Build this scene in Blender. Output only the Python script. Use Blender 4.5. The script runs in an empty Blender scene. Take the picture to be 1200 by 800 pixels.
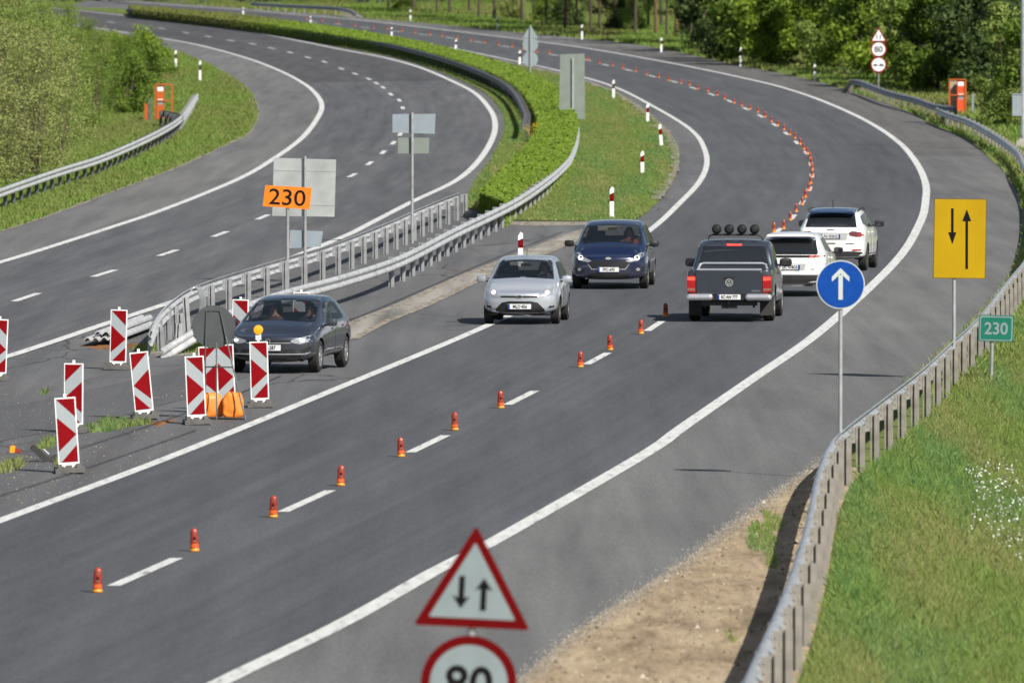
import bpy, bmesh, math, random
import numpy as np
from mathutils import Vector, Matrix
from mathutils.bvhtree import BVHTree
from mathutils.geometry import delaunay_2d_cdt

random.seed(7)
rng = np.random.default_rng(7)
SC = bpy.context.scene
COL = SC.collection
R = math.radians

# ------------------------------------------------------------------ camera, sky, sun, exposure
FPX = 11555.0            # focal length in photo pixels (1200 px wide)
HC = 7.8                 # camera height on the overpass
PITCH = math.atan(430.0 / FPX)
cam_d = bpy.data.cameras.new('camera')
cam = bpy.data.objects.new('camera', cam_d)
COL.objects.link(cam)
cam.location = (0, 0, HC)
cam.rotation_euler = (math.pi / 2 - PITCH, 0, 0)
cam_d.sensor_width = 36.0
cam_d.lens = FPX * 36.0 / 1200.0
cam_d.clip_start = 1.0
cam_d.clip_end = 9000.0
cam_d.dof.use_dof = True
cam_d.dof.focus_distance = 205.0
cam_d.dof.aperture_fstop = 5.0
SC.camera = cam

SUN_EL = R(41)
SH = Vector((-0.60, 0.80, 0))            # where shadows fall on the ground
world = bpy.data.worlds.new('World')
SC.world = world
world.use_nodes = True
wn, wl = world.node_tree.nodes, world.node_tree.links
bgn = wn['Background']
sky = wn.new('ShaderNodeTexSky')
sky.sky_type = 'NISHITA'
sky.sun_disc = False
sky.sun_elevation = SUN_EL
sky.sun_rotation = math.atan2(-SH.x, -SH.y)   # azimuth of the sun, from +Y towards +X
sky.air_density = 1.0
sky.dust_density = 1.5
tcn = wn.new('ShaderNodeTexCoord')
mpn = wn.new('ShaderNodeMapping'); mpn.inputs['Scale'].default_value = (1.6, 1.6, 4.5)
nzn = wn.new('ShaderNodeTexNoise'); nzn.inputs['Scale'].default_value = 2.2; nzn.inputs['Detail'].default_value = 6
rmn = wn.new('ShaderNodeValToRGB'); rmn.color_ramp.elements[0].position = .57; rmn.color_ramp.elements[1].position = .67
mxn = wn.new('ShaderNodeMixRGB'); mxn.inputs[2].default_value = (12, 12.3, 13, 1)
wl.new(tcn.outputs['Generated'], mpn.inputs[0]); wl.new(mpn.outputs[0], nzn.inputs['Vector'])
wl.new(nzn.outputs['Fac'], rmn.inputs[0]); wl.new(rmn.outputs[0], mxn.inputs[0])
wl.new(sky.outputs[0], mxn.inputs[1]); wl.new(mxn.outputs[0], bgn.inputs[0])
bgn.inputs[1].default_value = 0.05

sun_d = bpy.data.lights.new('sun', 'SUN')
sun_d.energy = 5.0
sun_d.angle = R(0.55)
sun_d.color = (1.0, 0.945, 0.86)
sun = bpy.data.objects.new('sun', sun_d)
COL.objects.link(sun)
ldir = Vector((SH.x * math.cos(SUN_EL), SH.y * math.cos(SUN_EL), -math.sin(SUN_EL)))
sun.rotation_euler = ldir.to_track_quat('-Z', 'Y').to_euler()
sun.location = (40, -60, 90)

SC.view_settings.view_transform = 'Standard'
SC.view_settings.look = 'None'
SC.view_settings.gamma = 1
SC.view_settings.use_curve_mapping = False
SC.view_settings.exposure = 0.56

# ------------------------------------------------------------------ measuring: ground profile and photo pixel -> place
def zr(Y):
    """height of the terrain: level near the overpass, climbing further off"""
    if Y < 290: return 0.0
    if Y < 480: return 0.0085 / 380.0 * (Y - 290) ** 2
    if Y < 1100: return 0.8075 + 0.0085 * (Y - 480)
    return 0.8075 + 0.0085 * 620

_cp, _sp = math.cos(PITCH), math.sin(PITCH)
def ray(x, y):
    v = (x - 600.0) / FPX; u = (400.0 - y) / FPX
    return v, _cp + u * _sp, -_sp + u * _cp
def G(x, y, h=0.0):
    """the point h above the ground that is seen at photo pixel x, y"""
    dx, dy, dz = ray(x, y)
    k = dz / dy
    lo, hi = 10.0, 1090.0
    for _ in range(60):
        m = .5 * (lo + hi)
        if HC + m * k - zr(m) - h > 0: lo = m
        else: hi = m
    return Vector((lo * dx / dy, lo, zr(lo) + h))
def at_depth(x, y, Y):
    dx, dy, dz = ray(x, y)
    return Vector((Y * dx / dy, Y, HC + Y * dz / dy))
def ground(X, Y, h=0.0):
    return Vector((X, Y, zr(Y) + h))

# ------------------------------------------------------------------ materials
MATS = {}
def nmat(name):
    m = bpy.data.materials.new(name); m.use_nodes = True
    MATS[name] = m
    nt = m.node_tree
    return m, nt.nodes, nt.links, nt.nodes['Principled BSDF']
def noise(n, l, scale, vec=None, sc=(1, 1, 1), detail=4, rough=.55, obj_space=False):
    t = n.new('ShaderNodeTexNoise'); t.inputs['Scale'].default_value = scale
    t.inputs['Detail'].default_value = detail; t.inputs['Roughness'].default_value = rough
    mp = n.new('ShaderNodeMapping'); mp.inputs['Scale'].default_value = sc
    if obj_space:
        g = n.new('ShaderNodeTexCoord'); l.new(g.outputs['Object'], mp.inputs[0])
    else:
        g = n.new('ShaderNodeNewGeometry'); l.new(g.outputs['Position'], mp.inputs[0])
    l.new(mp.outputs[0], t.inputs['Vector'])
    return t.outputs['Fac']
def ramp(n, l, fac, stops):
    r = n.new('ShaderNodeValToRGB'); e = r.color_ramp.elements
    while len(e) > 1: e.remove(e[-1])
    e[0].position = stops[0][0]; e[0].color = (*stops[0][1], 1)
    for p, c in stops[1:]:
        q = e.new(p); q.color = (*c, 1)
    l.new(fac, r.inputs[0])
    return r.outputs[0]
def mix(n, l, fac, a, b, mode='MIX'):
    m = n.new('ShaderNodeMixRGB'); m.blend_type = mode
    for i, v in ((0, fac), (1, a), (2, b)):
        if isinstance(v, (int, float)): m.inputs[i].default_value = v
        elif isinstance(v, tuple): m.inputs[i].default_value = (*v, 1)
        else: l.new(v, m.inputs[i])
    return m.outputs[0]
def bump(n, l, b, fac, dist=.01, strength=.5):
    q = n.new('ShaderNodeBump'); q.inputs['Distance'].default_value = dist; q.inputs['Strength'].default_value = strength
    l.new(fac, q.inputs['Height']); l.new(q.outputs[0], b.inputs['Normal'])
def simple(name, col, rough=.5, metal=0.0, coat=0.0, var=.12, vscale=6.0, spec=.5, emit=0.0):
    m, n, l, b = nmat(name)
    f = noise(n, l, vscale, obj_space=True)
    lo = tuple(c * (1 - var) for c in col); hi = tuple(min(1, c * (1 + var)) for c in col)
    l.new(ramp(n, l, f, [(.3, lo), (.7, hi)]), b.inputs['Base Color'])
    b.inputs['Roughness'].default_value = rough; b.inputs['Metallic'].default_value = metal
    b.inputs['Coat Weight'].default_value = coat; b.inputs['Coat Roughness'].default_value = .04
    b.inputs['Specular IOR Level'].default_value = spec
    if emit:
        b.inputs['Emission Color'].default_value = (*col, 1); b.inputs['Emission Strength'].default_value = emit
    return m

def asphalt(name, c0, c1, streak=.25, crack=0.0, rust=0.0, grit=0.0, lanes=0):
    m, n, l, b = nmat(name)
    base = ramp(n, l, noise(n, l, .35, sc=(1, .25, 1), detail=5), [(.3, c0), (.7, c1)])
    s = noise(n, l, 1.6, sc=(1, .03, 1), detail=5)
    base = mix(n, l, streak, base, ramp(n, l, s, [(.3, tuple(.55 * c for c in c0)), (.7, tuple(1.4 * c for c in c1))]))
    g = noise(n, l, 22, sc=(1, .12, 1), detail=3, rough=.8)
    base = mix(n, l, .75, base, ramp(n, l, g, [(.25, (.70, .70, .70)), (.75, (1.30, 1.30, 1.30))]), 'MULTIPLY')
    if lanes:
        uvn = n.new('ShaderNodeUVMap'); uvn.uv_map = 'along'
        mpu = n.new('ShaderNodeMapping'); mpu.inputs['Scale'].default_value = (26, .035, 1)
        l.new(uvn.outputs[0], mpu.inputs[0])
        tn = n.new('ShaderNodeTexNoise'); tn.inputs['Scale'].default_value = 1.0; tn.inputs['Detail'].default_value = 5
        l.new(mpu.outputs[0], tn.inputs['Vector'])
        base = mix(n, l, .9, base, ramp(n, l, tn.outputs['Fac'], [(.3, (.86, .86, .87)), (.7, (1.13, 1.13, 1.12))]), 'MULTIPLY')
        sx = n.new('ShaderNodeSeparateXYZ'); l.new(uvn.outputs[0], sx.inputs[0])
        wv = n.new('ShaderNodeMath'); wv.operation = 'SINE'
        wm = n.new('ShaderNodeMath'); wm.operation = 'MULTIPLY_ADD'; wm.inputs[1].default_value = 2 * math.pi * lanes; wm.inputs[2].default_value = -math.pi / 2
        l.new(sx.outputs[0], wm.inputs[0]); l.new(wm.outputs[0], wv.inputs[0])
        mrr = n.new('ShaderNodeMapRange'); mrr.inputs[1].default_value = -1; l.new(wv.outputs[0], mrr.inputs[0])
        base = mix(n, l, .9, base, ramp(n, l, mrr.outputs[0], [(0, (1.05, 1.05, 1.05)), (.45, (.95, .95, .96)), (.75, (1.0, 1.0, 1.0)), (1, (.90, .90, .91))]), 'MULTIPLY')
    if lanes:
        vo = n.new('ShaderNodeTexVoronoi'); vo.inputs['Scale'].default_value = .55
        mpv = n.new('ShaderNodeMapping'); mpv.inputs['Scale'].default_value = (1, .12, 1); gv = n.new('ShaderNodeNewGeometry')
        l.new(gv.outputs['Position'], mpv.inputs[0]); l.new(mpv.outputs[0], vo.inputs['Vector'])
        sep = n.new('ShaderNodeSeparateColor'); l.new(vo.outputs['Color'], sep.inputs[0])
        thr = n.new('ShaderNodeMath'); thr.operation = 'MULTIPLY'; l.new(sep.outputs[0], thr.inputs[0]); thr.inputs[1].default_value = .10
        lt = n.new('ShaderNodeMath'); lt.operation = 'LESS_THAN'; l.new(vo.outputs['Distance'], lt.inputs[0]); l.new(thr.outputs[0], lt.inputs[1])
        gt = n.new('ShaderNodeMath'); gt.operation = 'GREATER_THAN'; l.new(sep.outputs[1], gt.inputs[0]); gt.inputs[1].default_value = .72
        am = n.new('ShaderNodeMath'); am.operation = 'MULTIPLY'; l.new(lt.outputs[0], am.inputs[0]); l.new(gt.outputs[0], am.inputs[1])
        a2 = n.new('ShaderNodeMath'); a2.operation = 'MULTIPLY'; l.new(am.outputs[0], a2.inputs[0]); a2.inputs[1].default_value = .5
        base = mix(n, l, a2.outputs[0], base, (.025, .025, .026))
    patch = noise(n, l, .16, sc=(1, .06, 1), detail=3)
    base = mix(n, l, .8, base, ramp(n, l, patch, [(.36, (.86, .86, .87)), (.50, (1, 1, 1)), (.66, (1.09, 1.09, 1.08))]), 'MULTIPLY')
    if crack:
        v = n.new('ShaderNodeTexVoronoi'); v.feature = 'DISTANCE_TO_EDGE'; v.inputs['Scale'].default_value = .42
        mp = n.new('ShaderNodeMapping'); mp.inputs['Scale'].default_value = (1, .30, 1)
        ge = n.new('ShaderNodeNewGeometry'); l.new(ge.outputs['Position'], mp.inputs[0])
        wob = n.new('ShaderNodeTexNoise'); wob.inputs['Scale'].default_value = 1.5
        l.new(mp.outputs[0], wob.inputs['Vector'])
        ad = n.new('ShaderNodeVectorMath'); ad.operation = 'MULTIPLY_ADD'
        l.new(wob.outputs['Color'], ad.inputs[0]); ad.inputs[1].default_value = (.7, .7, 0); l.new(mp.outputs[0], ad.inputs[2])
        l.new(ad.outputs[0], v.inputs['Vector'])
        cm = ramp(n, l, v.outputs['Distance'], [(0, (1, 1, 1)), (.02, (0, 0, 0))])
        gate = ramp(n, l, noise(n, l, .16, sc=(1, .3, 1)), [(.46, (0, 0, 0)), (.56, (1, 1, 1))])
        base = mix(n, l, mix(n, l, 1.0, mix(n, l, crack, (0, 0, 0), cm), gate, 'MULTIPLY'), base, (.018, .017, .015))
    if grit:
        q = ramp(n, l, noise(n, l, 34, sc=(1, .14, 1), detail=2), [(.66, (0, 0, 0)), (.72, (1, 1, 1))])
        gg = ramp(n, l, noise(n, l, .22, sc=(1, .25, 1)), [(.45, (0, 0, 0)), (.6, (1, 1, 1))])
        base = mix(n, l, mix(n, l, 1.0, mix(n, l, grit, (0, 0, 0), q), gg, 'MULTIPLY'), base, (.33, .31, .28))
    if rust:
        q = ramp(n, l, noise(n, l, .55, sc=(1, .22, 1), detail=6), [(.62, (0, 0, 0)), (.72, (1, 1, 1))])
        base = mix(n, l, mix(n, l, rust, (0, 0, 0), q), base, (.16, .10, .07))
    l.new(base, b.inputs['Base Color'])
    b.inputs['Roughness'].default_value = .86
    b.inputs['Specular IOR Level'].default_value = .32
    bump(n, l, b, g, .012, .5)
    return m
M_ROAD = asphalt('asphalt_new', (.058, .062, .069), (.071, .075, .083), .26, lanes=2)
M_ROADL = asphalt('asphalt_left', (.072, .074, .080), (.091, .093, .099), .40, lanes=2)
M_SHOULD = asphalt('asphalt_shoulder', (.098, .100, .101), (.128, .129, .129), .40)
M_ROADD = asphalt('asphalt_left_older', (.052, .053, .057), (.066, .067, .071), .35, lanes=2)
M_SHOULDD = asphalt('asphalt_shoulder_older', (.082, .081, .080), (.104, .102, .10), .4)
M_RELAID = asphalt('asphalt_relaid', (.070, .072, .077), (.090, .092, .096), .3, grit=.25)
M_MEDIAN = asphalt('asphalt_cracked', (.080, .083, .088), (.112, .114, .118), .35, crack=.8, rust=.2, grit=.8)

def m_paint(name='road_paint', col=(.60, .61, .60)):
    m, n, l, b = nmat(name)
    f = noise(n, l, 7, sc=(1, .12, 1), detail=6, rough=.7)
    l.new(ramp(n, l, f, [(.31, (.18, .18, .18)), (.42, tuple(.80 * c for c in col)), (.66, col)]), b.inputs['Base Color'])
    b.inputs['Roughness'].default_value = .6
    return m
M_PAINT = m_paint()
M_CONC = asphalt('concrete_gutter', (.11, .105, .095), (.30, .285, .255), .5, crack=.9)

def m_soil(name, c0, c1, c2, s=.8):
    m, n, l, b = nmat(name)
    a = ramp(n, l, noise(n, l, s, sc=(1, .2, 1), detail=8, rough=.7), [(.28, c0), (.5, c1), (.72, c2)])
    g = noise(n, l, 7, sc=(1, .15, 1), detail=5, rough=.75)
    l.new(mix(n, l, .8, a, ramp(n, l, g, [(.25, (.50, .48, .45)), (.5, (1, 1, 1)), (.75, (1.25, 1.25, 1.25))]), 'MULTIPLY'), b.inputs['Base Color'])
    b.inputs['Roughness'].default_value = .95; b.inputs['Specular IOR Level'].default_value = .1
    bump(n, l, b, g, .06, .8)
    return m
M_DIRT = m_soil('sandy_dirt', (.13, .095, .062), (.30, .235, .155), (.42, .345, .24), .9)
M_GRAVEL = m_soil('verge_gravel', (.10, .09, .075), (.22, .20, .17), (.36, .33, .29), 5.0)
M_TURF = m_soil('turf_soil', (.06, .095, .020), (.10, .14, .034), (.17, .165, .065), .35)
M_RUST = m_soil('rusty_soil', (.12, .05, .02), (.20, .09, .04), (.26, .14, .07), 1.2)

def m_leaf(name, stops, trans=.35, patch=None, pscale=.3, rough=.6, patch2=None):
    """foliage: hue differs from leaf to leaf; optional patches of a second hue over the plant or meadow"""
    m, n, l, b = nmat(name)
    ge = n.new('ShaderNodeNewGeometry')
    c = ramp(n, l, ge.outputs['Random Per Island'], stops)
    if patch:
        f = ramp(n, l, noise(n, l, pscale, sc=(1, .055, 1), detail=6), [(.42, (0, 0, 0)), (.63, (1, 1, 1))])
        c = mix(n, l, f, c, ramp(n, l, ge.outputs['Random Per Island'], patch))
    if patch2:
        f2 = ramp(n, l, noise(n, l, pscale * .8, sc=(1.3, .06, 1.7), detail=5), [(.48, (0, 0, 0)), (.68, (1, 1, 1))])
        c = mix(n, l, f2, c, ramp(n, l, ge.outputs['Random Per Island'], patch2))
    l.new(c, b.inputs['Base Color'])
    b.inputs['Roughness'].default_value = rough; b.inputs['Specular IOR Level'].default_value = .25
    tr = n.new('ShaderNodeBsdfTranslucent'); l.new(c, tr.inputs['Color'])
    ms = n.new('ShaderNodeMixShader'); ms.inputs[0].default_value = trans
    out = n['Material Output']
    l.new(b.outputs[0], ms.inputs[1]); l.new(tr.outputs[0], ms.inputs[2]); l.new(ms.outputs[0], out.inputs['Surface'])
    return m
M_GRASS = m_leaf('grass_blades', [(0, (.12, .19, .034)), (.5, (.175, .25, .052)), (1, (.25, .32, .095))], .4,
                 patch=[(0, (.16, .205, .050)), (.6, (.24, .26, .085)), (1, (.36, .34, .15))], pscale=.75, patch2=[(0, (.07, .16, .035)), (.6, (.12, .235, .06)), (1, (.24, .36, .14))])
M_GRASS2 = m_leaf('grass_verge', [(0, (.12, .205, .032)), (.5, (.17, .265, .046)), (1, (.24, .325, .08))], .45,
                  patch=[(0, (.15, .185, .045)), (1, (.25, .245, .09))], pscale=.2)
M_HEDGE = m_leaf('hedge_leaves', [(0, (.125, .20, .020)), (.5, (.165, .255, .028)), (1, (.22, .31, .042))], .45)
M_HEDGEDRY = m_leaf('hedge_leaves_dry', [(0, (.11, .12, .03)), (.5, (.15, .16, .045)), (1, (.17, .21, .045))], .4)
M_STONE2 = m_leaf('gravel_stone', [(0, (.07, .064, .056)), (.5, (.16, .15, .132)), (.85, (.25, .235, .21)), (1, (.36, .345, .31))], 0.0, rough=.95)
M_STONE = m_leaf('loose_stone', [(0, (.06, .045, .03)), (.5, (.17, .135, .09)), (.85, (.27, .23, .165)), (1, (.42, .39, .34))], 0.0, rough=.95)
M_FLOWER = simple('white_blossom', (.46, .49, .43), .7)
M_YELLOW_FL = simple('yellow_blossom', (.75, .55, .02), .7)
LEAFS = [
    m_leaf('leaf_bright', [(0, (.13, .21, .018)), (.5, (.21, .31, .03)), (1, (.32, .42, .06))], .5),
    m_leaf('leaf_mid', [(0, (.085, .15, .02)), (.5, (.145, .23, .03)), (1, (.22, .30, .055))], .5),
    m_leaf('leaf_dark', [(0, (.032, .058, .016)), (.5, (.055, .09, .022)), (1, (.09, .13, .038))], .35),
    m_leaf('leaf_brown', [(0, (.19, .23, .07)), (.5, (.29, .33, .105)), (1, (.40, .43, .16))], .5),
    m_leaf('leaf_olive', [(0, (.15, .22, .045)), (.5, (.235, .32, .07)), (1, (.33, .41, .12))], .5)]
M_FAR = m_leaf('leaf_far', [(0, (.05, .055, .05)), (.6, (.075, .082, .075)), (1, (.105, .12, .095))], .2)
M_BARK = simple('bark', (.055, .042, .032), .9, vscale=3)
M_BARKR = simple('bark_reddish', (.12, .065, .038), .9, vscale=3)
M_TWIG = simple('twig_bark', (.10, .085, .05), .9, vscale=3)

M_GALV = simple('galvanised_steel', (.46, .48, .50), .42, .6, var=.25, vscale=2.5)
M_GALVW = simple('galvanised_beam', (.54, .55, .56), .45, .45, var=.2, vscale=2.0)
M_GALVD = simple('weathered_beam', (.11, .115, .125), .6, .3, var=.25, vscale=2.0)
M_GALVB = simple('bluish_beam', (.24, .26, .31), .5, .4, var=.15, vscale=2.0)
M_POST = simple('weathered_post', (.25, .235, .21), .65, .25, var=.28, vscale=4)
M_POSTG = simple('grey_post', (.30, .31, .32), .55, .35, var=.2, vscale=4)
M_SIGNBACK = simple('sign_back_aluminium', (.44, .47, .46), .45, .5, var=.16, vscale=1.6)
M_SIGNBACKB = simple('sign_back_bluish', (.28, .33, .37), .5, .4, var=.08, vscale=2)
M_SIGNBACKG = simple('sign_back_greenish', (.19, .22, .20), .6, .2, var=.1, vscale=2)
M_SIGNDARK = simple('sign_back_dark', (.07, .078, .082), .55, .2, var=.15, vscale=3)
M_WHITE = simple('sign_white', (.74, .76, .77), .4, var=.03)
M_SIGNW = simple('sign_face_pale', (.20, .245, .26), .55, var=.06, spec=.15)
M_WHITEREFL = simple('beacon_white', (.31, .345, .365), .45, var=.04)
M_RED = simple('sign_red', (.20, .001, .004), .55, var=.12, spec=.12)
M_REDDK = simple('sign_red_deep', (.105, .001, .002), .6, var=.08, spec=.08)
M_BLACK = simple('sign_black', (.006, .006, .007), .6, var=.1, spec=.12)
M_ORANGE = simple('sign_orange', (.74, .18, .006), .45, var=.03)
M_YELLOW = simple('sign_yellow', (.39, .245, .003), .6, var=.09, vscale=1.3, spec=.15)
M_BLUE = simple('sign_blue', (.002, .052, .28), .5, var=.14, spec=.2)
M_ARROW = simple('sign_arrow_grey', (.46, .50, .50), .45, var=.04)
M_GREEN = simple('sign_green', (.004, .13, .085), .4, var=.05)
M_SOS = simple('emergency_orange', (.42, .085, .012), .5, var=.1)
M_SOSR = simple('emergency_red', (.66, .07, .012), .5, var=.08)
M_MESH = simple('shelter_panel', (.30, .27, .19), .6, var=.15)
M_RUBBER = simple('black_rubber', (.028, .028, .027), .8, var=.2)
M_FOOT = simple('dusty_rubber', (.10, .10, .092), .85, var=.25)
M_LAMPO = simple('marker_orange', (.62, .085, .008), .4, var=.1)
M_LAMPR = simple('marker_red', (.26, .020, .006), .4, var=.1)
M_LAMPY = simple('marker_yellow', (.78, .27, .012), .4, var=.08)
M_REFL = simple('marker_reflector', (.20, .10, .07), .3, var=.1)
M_AMBER = simple('amber_lens', (.85, .36, .008), .2, coat=.6, var=.1)
M_BAG = simple('orange_sandbag', (.72, .21, .022), .55, var=.15, vscale=5)
M_CONCRETE = simple('concrete', (.32, .31, .28), .9, var=.12, vscale=4)

# ------------------------------------------------------------------ mesh helpers
class MB:
    def __init__(s): s.v = []; s.f = []; s.mi = []; s.smooth = False
    def add(s, verts, faces, mi=0):
        o = len(s.v); s.v += [tuple(v) for v in verts]
        s.f += [tuple(i + o for i in f) for f in faces]; s.mi += [mi] * len(faces); return s
    def box(s, c, d, mi=0, rot=None):
        x, y, z = d[0] / 2, d[1] / 2, d[2] / 2
        vs = [Vector(p) for p in ((-x, -y, -z), (x, -y, -z), (x, y, -z), (-x, y, -z), (-x, -y, z), (x, -y, z), (x, y, z), (-x, y, z))]
        if rot: vs = [rot @ v for v in vs]
        c = Vector(c)
        return s.add([v + c for v in vs], [(3, 2, 1, 0), (4, 5, 6, 7), (0, 1, 5, 4), (1, 2, 6, 5), (2, 3, 7, 6), (3, 0, 4, 7)], mi)
    def tube(s, pts, rad, seg=8, mi=0, cap=True):
        pts = [Vector(p) for p in pts]
        rad = rad if isinstance(rad, (list, tuple)) else [rad] * len(pts)
        vs = []; N = len(pts)
        for i, p in enumerate(pts):
            t = (pts[min(i + 1, N - 1)] - pts[max(i - 1, 0)]).normalized()
            a = t.cross(Vector((0, 0, 1)) if abs(t.z) < .9 else Vector((1, 0, 0))).normalized(); b = t.cross(a)
            for k in range(seg):
                an = 2 * math.pi * k / seg
                vs.append(p + (a * math.cos(an) + b * math.sin(an)) * rad[i])
        fs = []
        for i in range(N - 1):
            for k in range(seg):
                fs.append((i * seg + k, i * seg + (k + 1) % seg, (i + 1) * seg + (k + 1) % seg, (i + 1) * seg + k))
        if cap: fs += [tuple(range(seg)), tuple((N - 1) * seg + k for k in reversed(range(seg)))]
        return s.add(vs, fs, mi)
    def prism(s, poly, y0, y1, mi=0):
        """polygon in x,z pulled from y0 (front) to y1"""
        n = len(poly)
        vs = [(p[0], y0, p[1]) for p in poly] + [(p[0], y1, p[1]) for p in poly]
        fs = [tuple(range(n)), tuple(range(2 * n - 1, n - 1, -1))] + [(i, (i + 1) % n, n + (i + 1) % n, n + i) for i in range(n)]
        return s.add(vs, fs, mi)
    def lathe(s, prof, seg=20, axis='z', c=(0, 0, 0), mi=0):
        vs = []; N = len(prof)
        for r, h in prof:
            for k in range(seg):
                a = 2 * math.pi * k / seg
                p = {'z': (r * math.cos(a), r * math.sin(a), h), 'x': (h, r * math.cos(a), r * math.sin(a)), 'y': (r * math.cos(a), h, r * math.sin(a))}[axis]
                vs.append((p[0] + c[0], p[1] + c[1], p[2] + c[2]))
        fs = []
        for i in range(N - 1):
            for k in range(seg):
                fs.append((i * seg + k, i * seg + (k + 1) % seg, (i + 1) * seg + (k + 1) % seg, (i + 1) * seg + k))
        fs += [tuple(range(seg)), tuple((N - 1) * seg + k for k in reversed(range(seg)))]
        return s.add(vs, fs, mi)
    def build(s, name, mats, parent=None, smooth=None, recalc=True):
        me = bpy.data.meshes.new(name)
        me.from_pydata(s.v, [], s.f)
        mats = mats if isinstance(mats, (list, tuple)) else [mats]
        for m in mats: me.materials.append(m)
        if any(s.mi): me.polygons.foreach_set('material_index', s.mi)
        if recalc:
            bm = bmesh.new(); bm.from_mesh(me); bmesh.ops.recalc_face_normals(bm, faces=bm.faces); bm.to_mesh(me); bm.free()
        if smooth is True or (smooth is None and s.smooth): smooth_mesh(me)
        o = bpy.data.objects.new(name, me); COL.objects.link(o)
        if parent: o.parent = parent
        return o
def smooth_mesh(me, ang=40):
    me.polygons.foreach_set('use_smooth', [True] * len(me.polygons))
    try: me.set_sharp_from_angle(angle=R(ang))
    except Exception: pass
def tag(o, label=None, cat=None, group=None, kind=None):
    if label: o['label'] = label
    if cat: o['category'] = cat
    if group: o['group'] = group
    if kind: o['kind'] = kind
    return o
def empty(name, loc, rz=0, label=None, cat=None, group=None):
    o = bpy.data.objects.new(name, None); COL.objects.link(o)
    o.location = loc; o.rotation_euler = (0, 0, rz); o.empty_display_size = .3
    return tag(o, label, cat, group)
def copy_tree(o, parent=None):
    c = o.copy(); COL.objects.link(c)
    if parent: c.parent = parent
    for ch in list(o.children): copy_tree(ch, c)
    return c
def np_mesh(name, V, loops_per, mats, mi=None):
    """mesh straight from an array of separate faces, each of loops_per corners"""
    nV = len(V); nF = nV // loops_per
    me = bpy.data.meshes.new(name)
    me.vertices.add(nV); me.vertices.foreach_set('co', np.ascontiguousarray(V, dtype=np.float32).ravel())
    me.loops.add(nV); me.loops.foreach_set('vertex_index', np.arange(nV, dtype=np.int32))
    me.polygons.add(nF); me.polygons.foreach_set('loop_start', np.arange(0, nV, loops_per, dtype=np.int32))
    for m in mats: me.materials.append(m)
    if mi is not None: me.polygons.foreach_set('material_index', np.asarray(mi, dtype=np.int32))
    me.update(calc_edges=True)
    return me
def text_part(s, size, name, mat, parent, loc, rot=(math.pi / 2, 0, 0), bold=.0, sx=1.0, extr=.0015):
    cu = bpy.data.curves.new(name, 'FONT'); cu.body = s; cu.size = size; cu.align_x = 'CENTER'; cu.align_y = 'CENTER'
    cu.extrude = extr; cu.offset = bold; cu.resolution_u = 4
    tmp = bpy.data.objects.new('tmp', cu); COL.objects.link(tmp)
    dg = bpy.context.evaluated_depsgraph_get()
    me = bpy.data.meshes.new_from_object(tmp.evaluated_get(dg))
    me.materials.clear(); me.materials.append(mat)
    bpy.data.objects.remove(tmp)
    xs = [v.co.x for v in me.vertices]; ys = [v.co.y for v in me.vertices]
    if xs:
        mxx = (min(xs) + max(xs)) / 2; myy = (min(ys) + max(ys)) / 2
        for v in me.vertices: v.co.x = (v.co.x - mxx) * sx; v.co.y -= myy
    o = bpy.data.objects.new(name, me); COL.objects.link(o)
    o.parent = parent; o.location = loc; o.rotation_euler = rot
    return o
def catmull(P, n=6):
    P = [np.array(p, float) for p in P]
    out = []
    for i in range(len(P) - 1):
        p0 = P[max(i - 1, 0)]; p1 = P[i]; p2 = P[i + 1]; p3 = P[min(i + 2, len(P) - 1)]
        for k in range(n):
            t = k / n
            out.append(.5 * (2 * p1 + (p2 - p0) * t + (2 * p0 - 5 * p1 + 4 * p2 - p3) * t * t + (3 * p1 - p0 - 3 * p2 + p3) * t ** 3))
    out.append(P[-1]); return out
def worldline(px, h=0.0, n=6, near=0.0, far=0.0):
    """photo polyline -> world x,y line on the ground (or h above it), stretched straight on at its ends"""
    W = []
    for p in catmull(px, n):
        g = G(p[0], p[1], (p[2] if len(p) > 2 else h)); W.append(np.array((g.x, g.y)))
    if near:
        d = W[0] - W[min(8, len(W) - 1)]; d /= np.linalg.norm(d); W.insert(0, W[0] + d * near)
    if far:
        d = W[-1] - W[-6]; d /= np.linalg.norm(d); W.append(W[-1] + d * far)
    return W
def resample(W, step=None, N=None):
    W = np.array(W); s = np.r_[0, np.cumsum(np.linalg.norm(np.diff(W, axis=0), axis=1))]
    N = N or max(2, int(s[-1] / step) + 1)
    t = np.linspace(0, s[-1], N)
    return np.stack([np.interp(t, s, W[:, i]) for i in range(W.shape[1])], 1)
def ribbon(name, W, width, off, mat, step=3.0, kind='structure', parent=None):
    P = resample(W, step); T = np.gradient(P, axis=0); T /= np.linalg.norm(T, axis=1)[:, None]
    Nn = np.stack([T[:, 1], -T[:, 0]], 1)
    mb = MB()
    for p, q in zip(P, Nn):
        for s in (-.5, .5):
            x, y = p + q * s * width; mb.v.append((x, y, zr(y) + off))
    for i in range(len(P) - 1): mb.f.append((2 * i, 2 * i + 1, 2 * i + 3, 2 * i + 2)); mb.mi.append(0)
    o = mb.build(name, mat, parent)
    if kind: o['kind'] = kind
    return o
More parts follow.
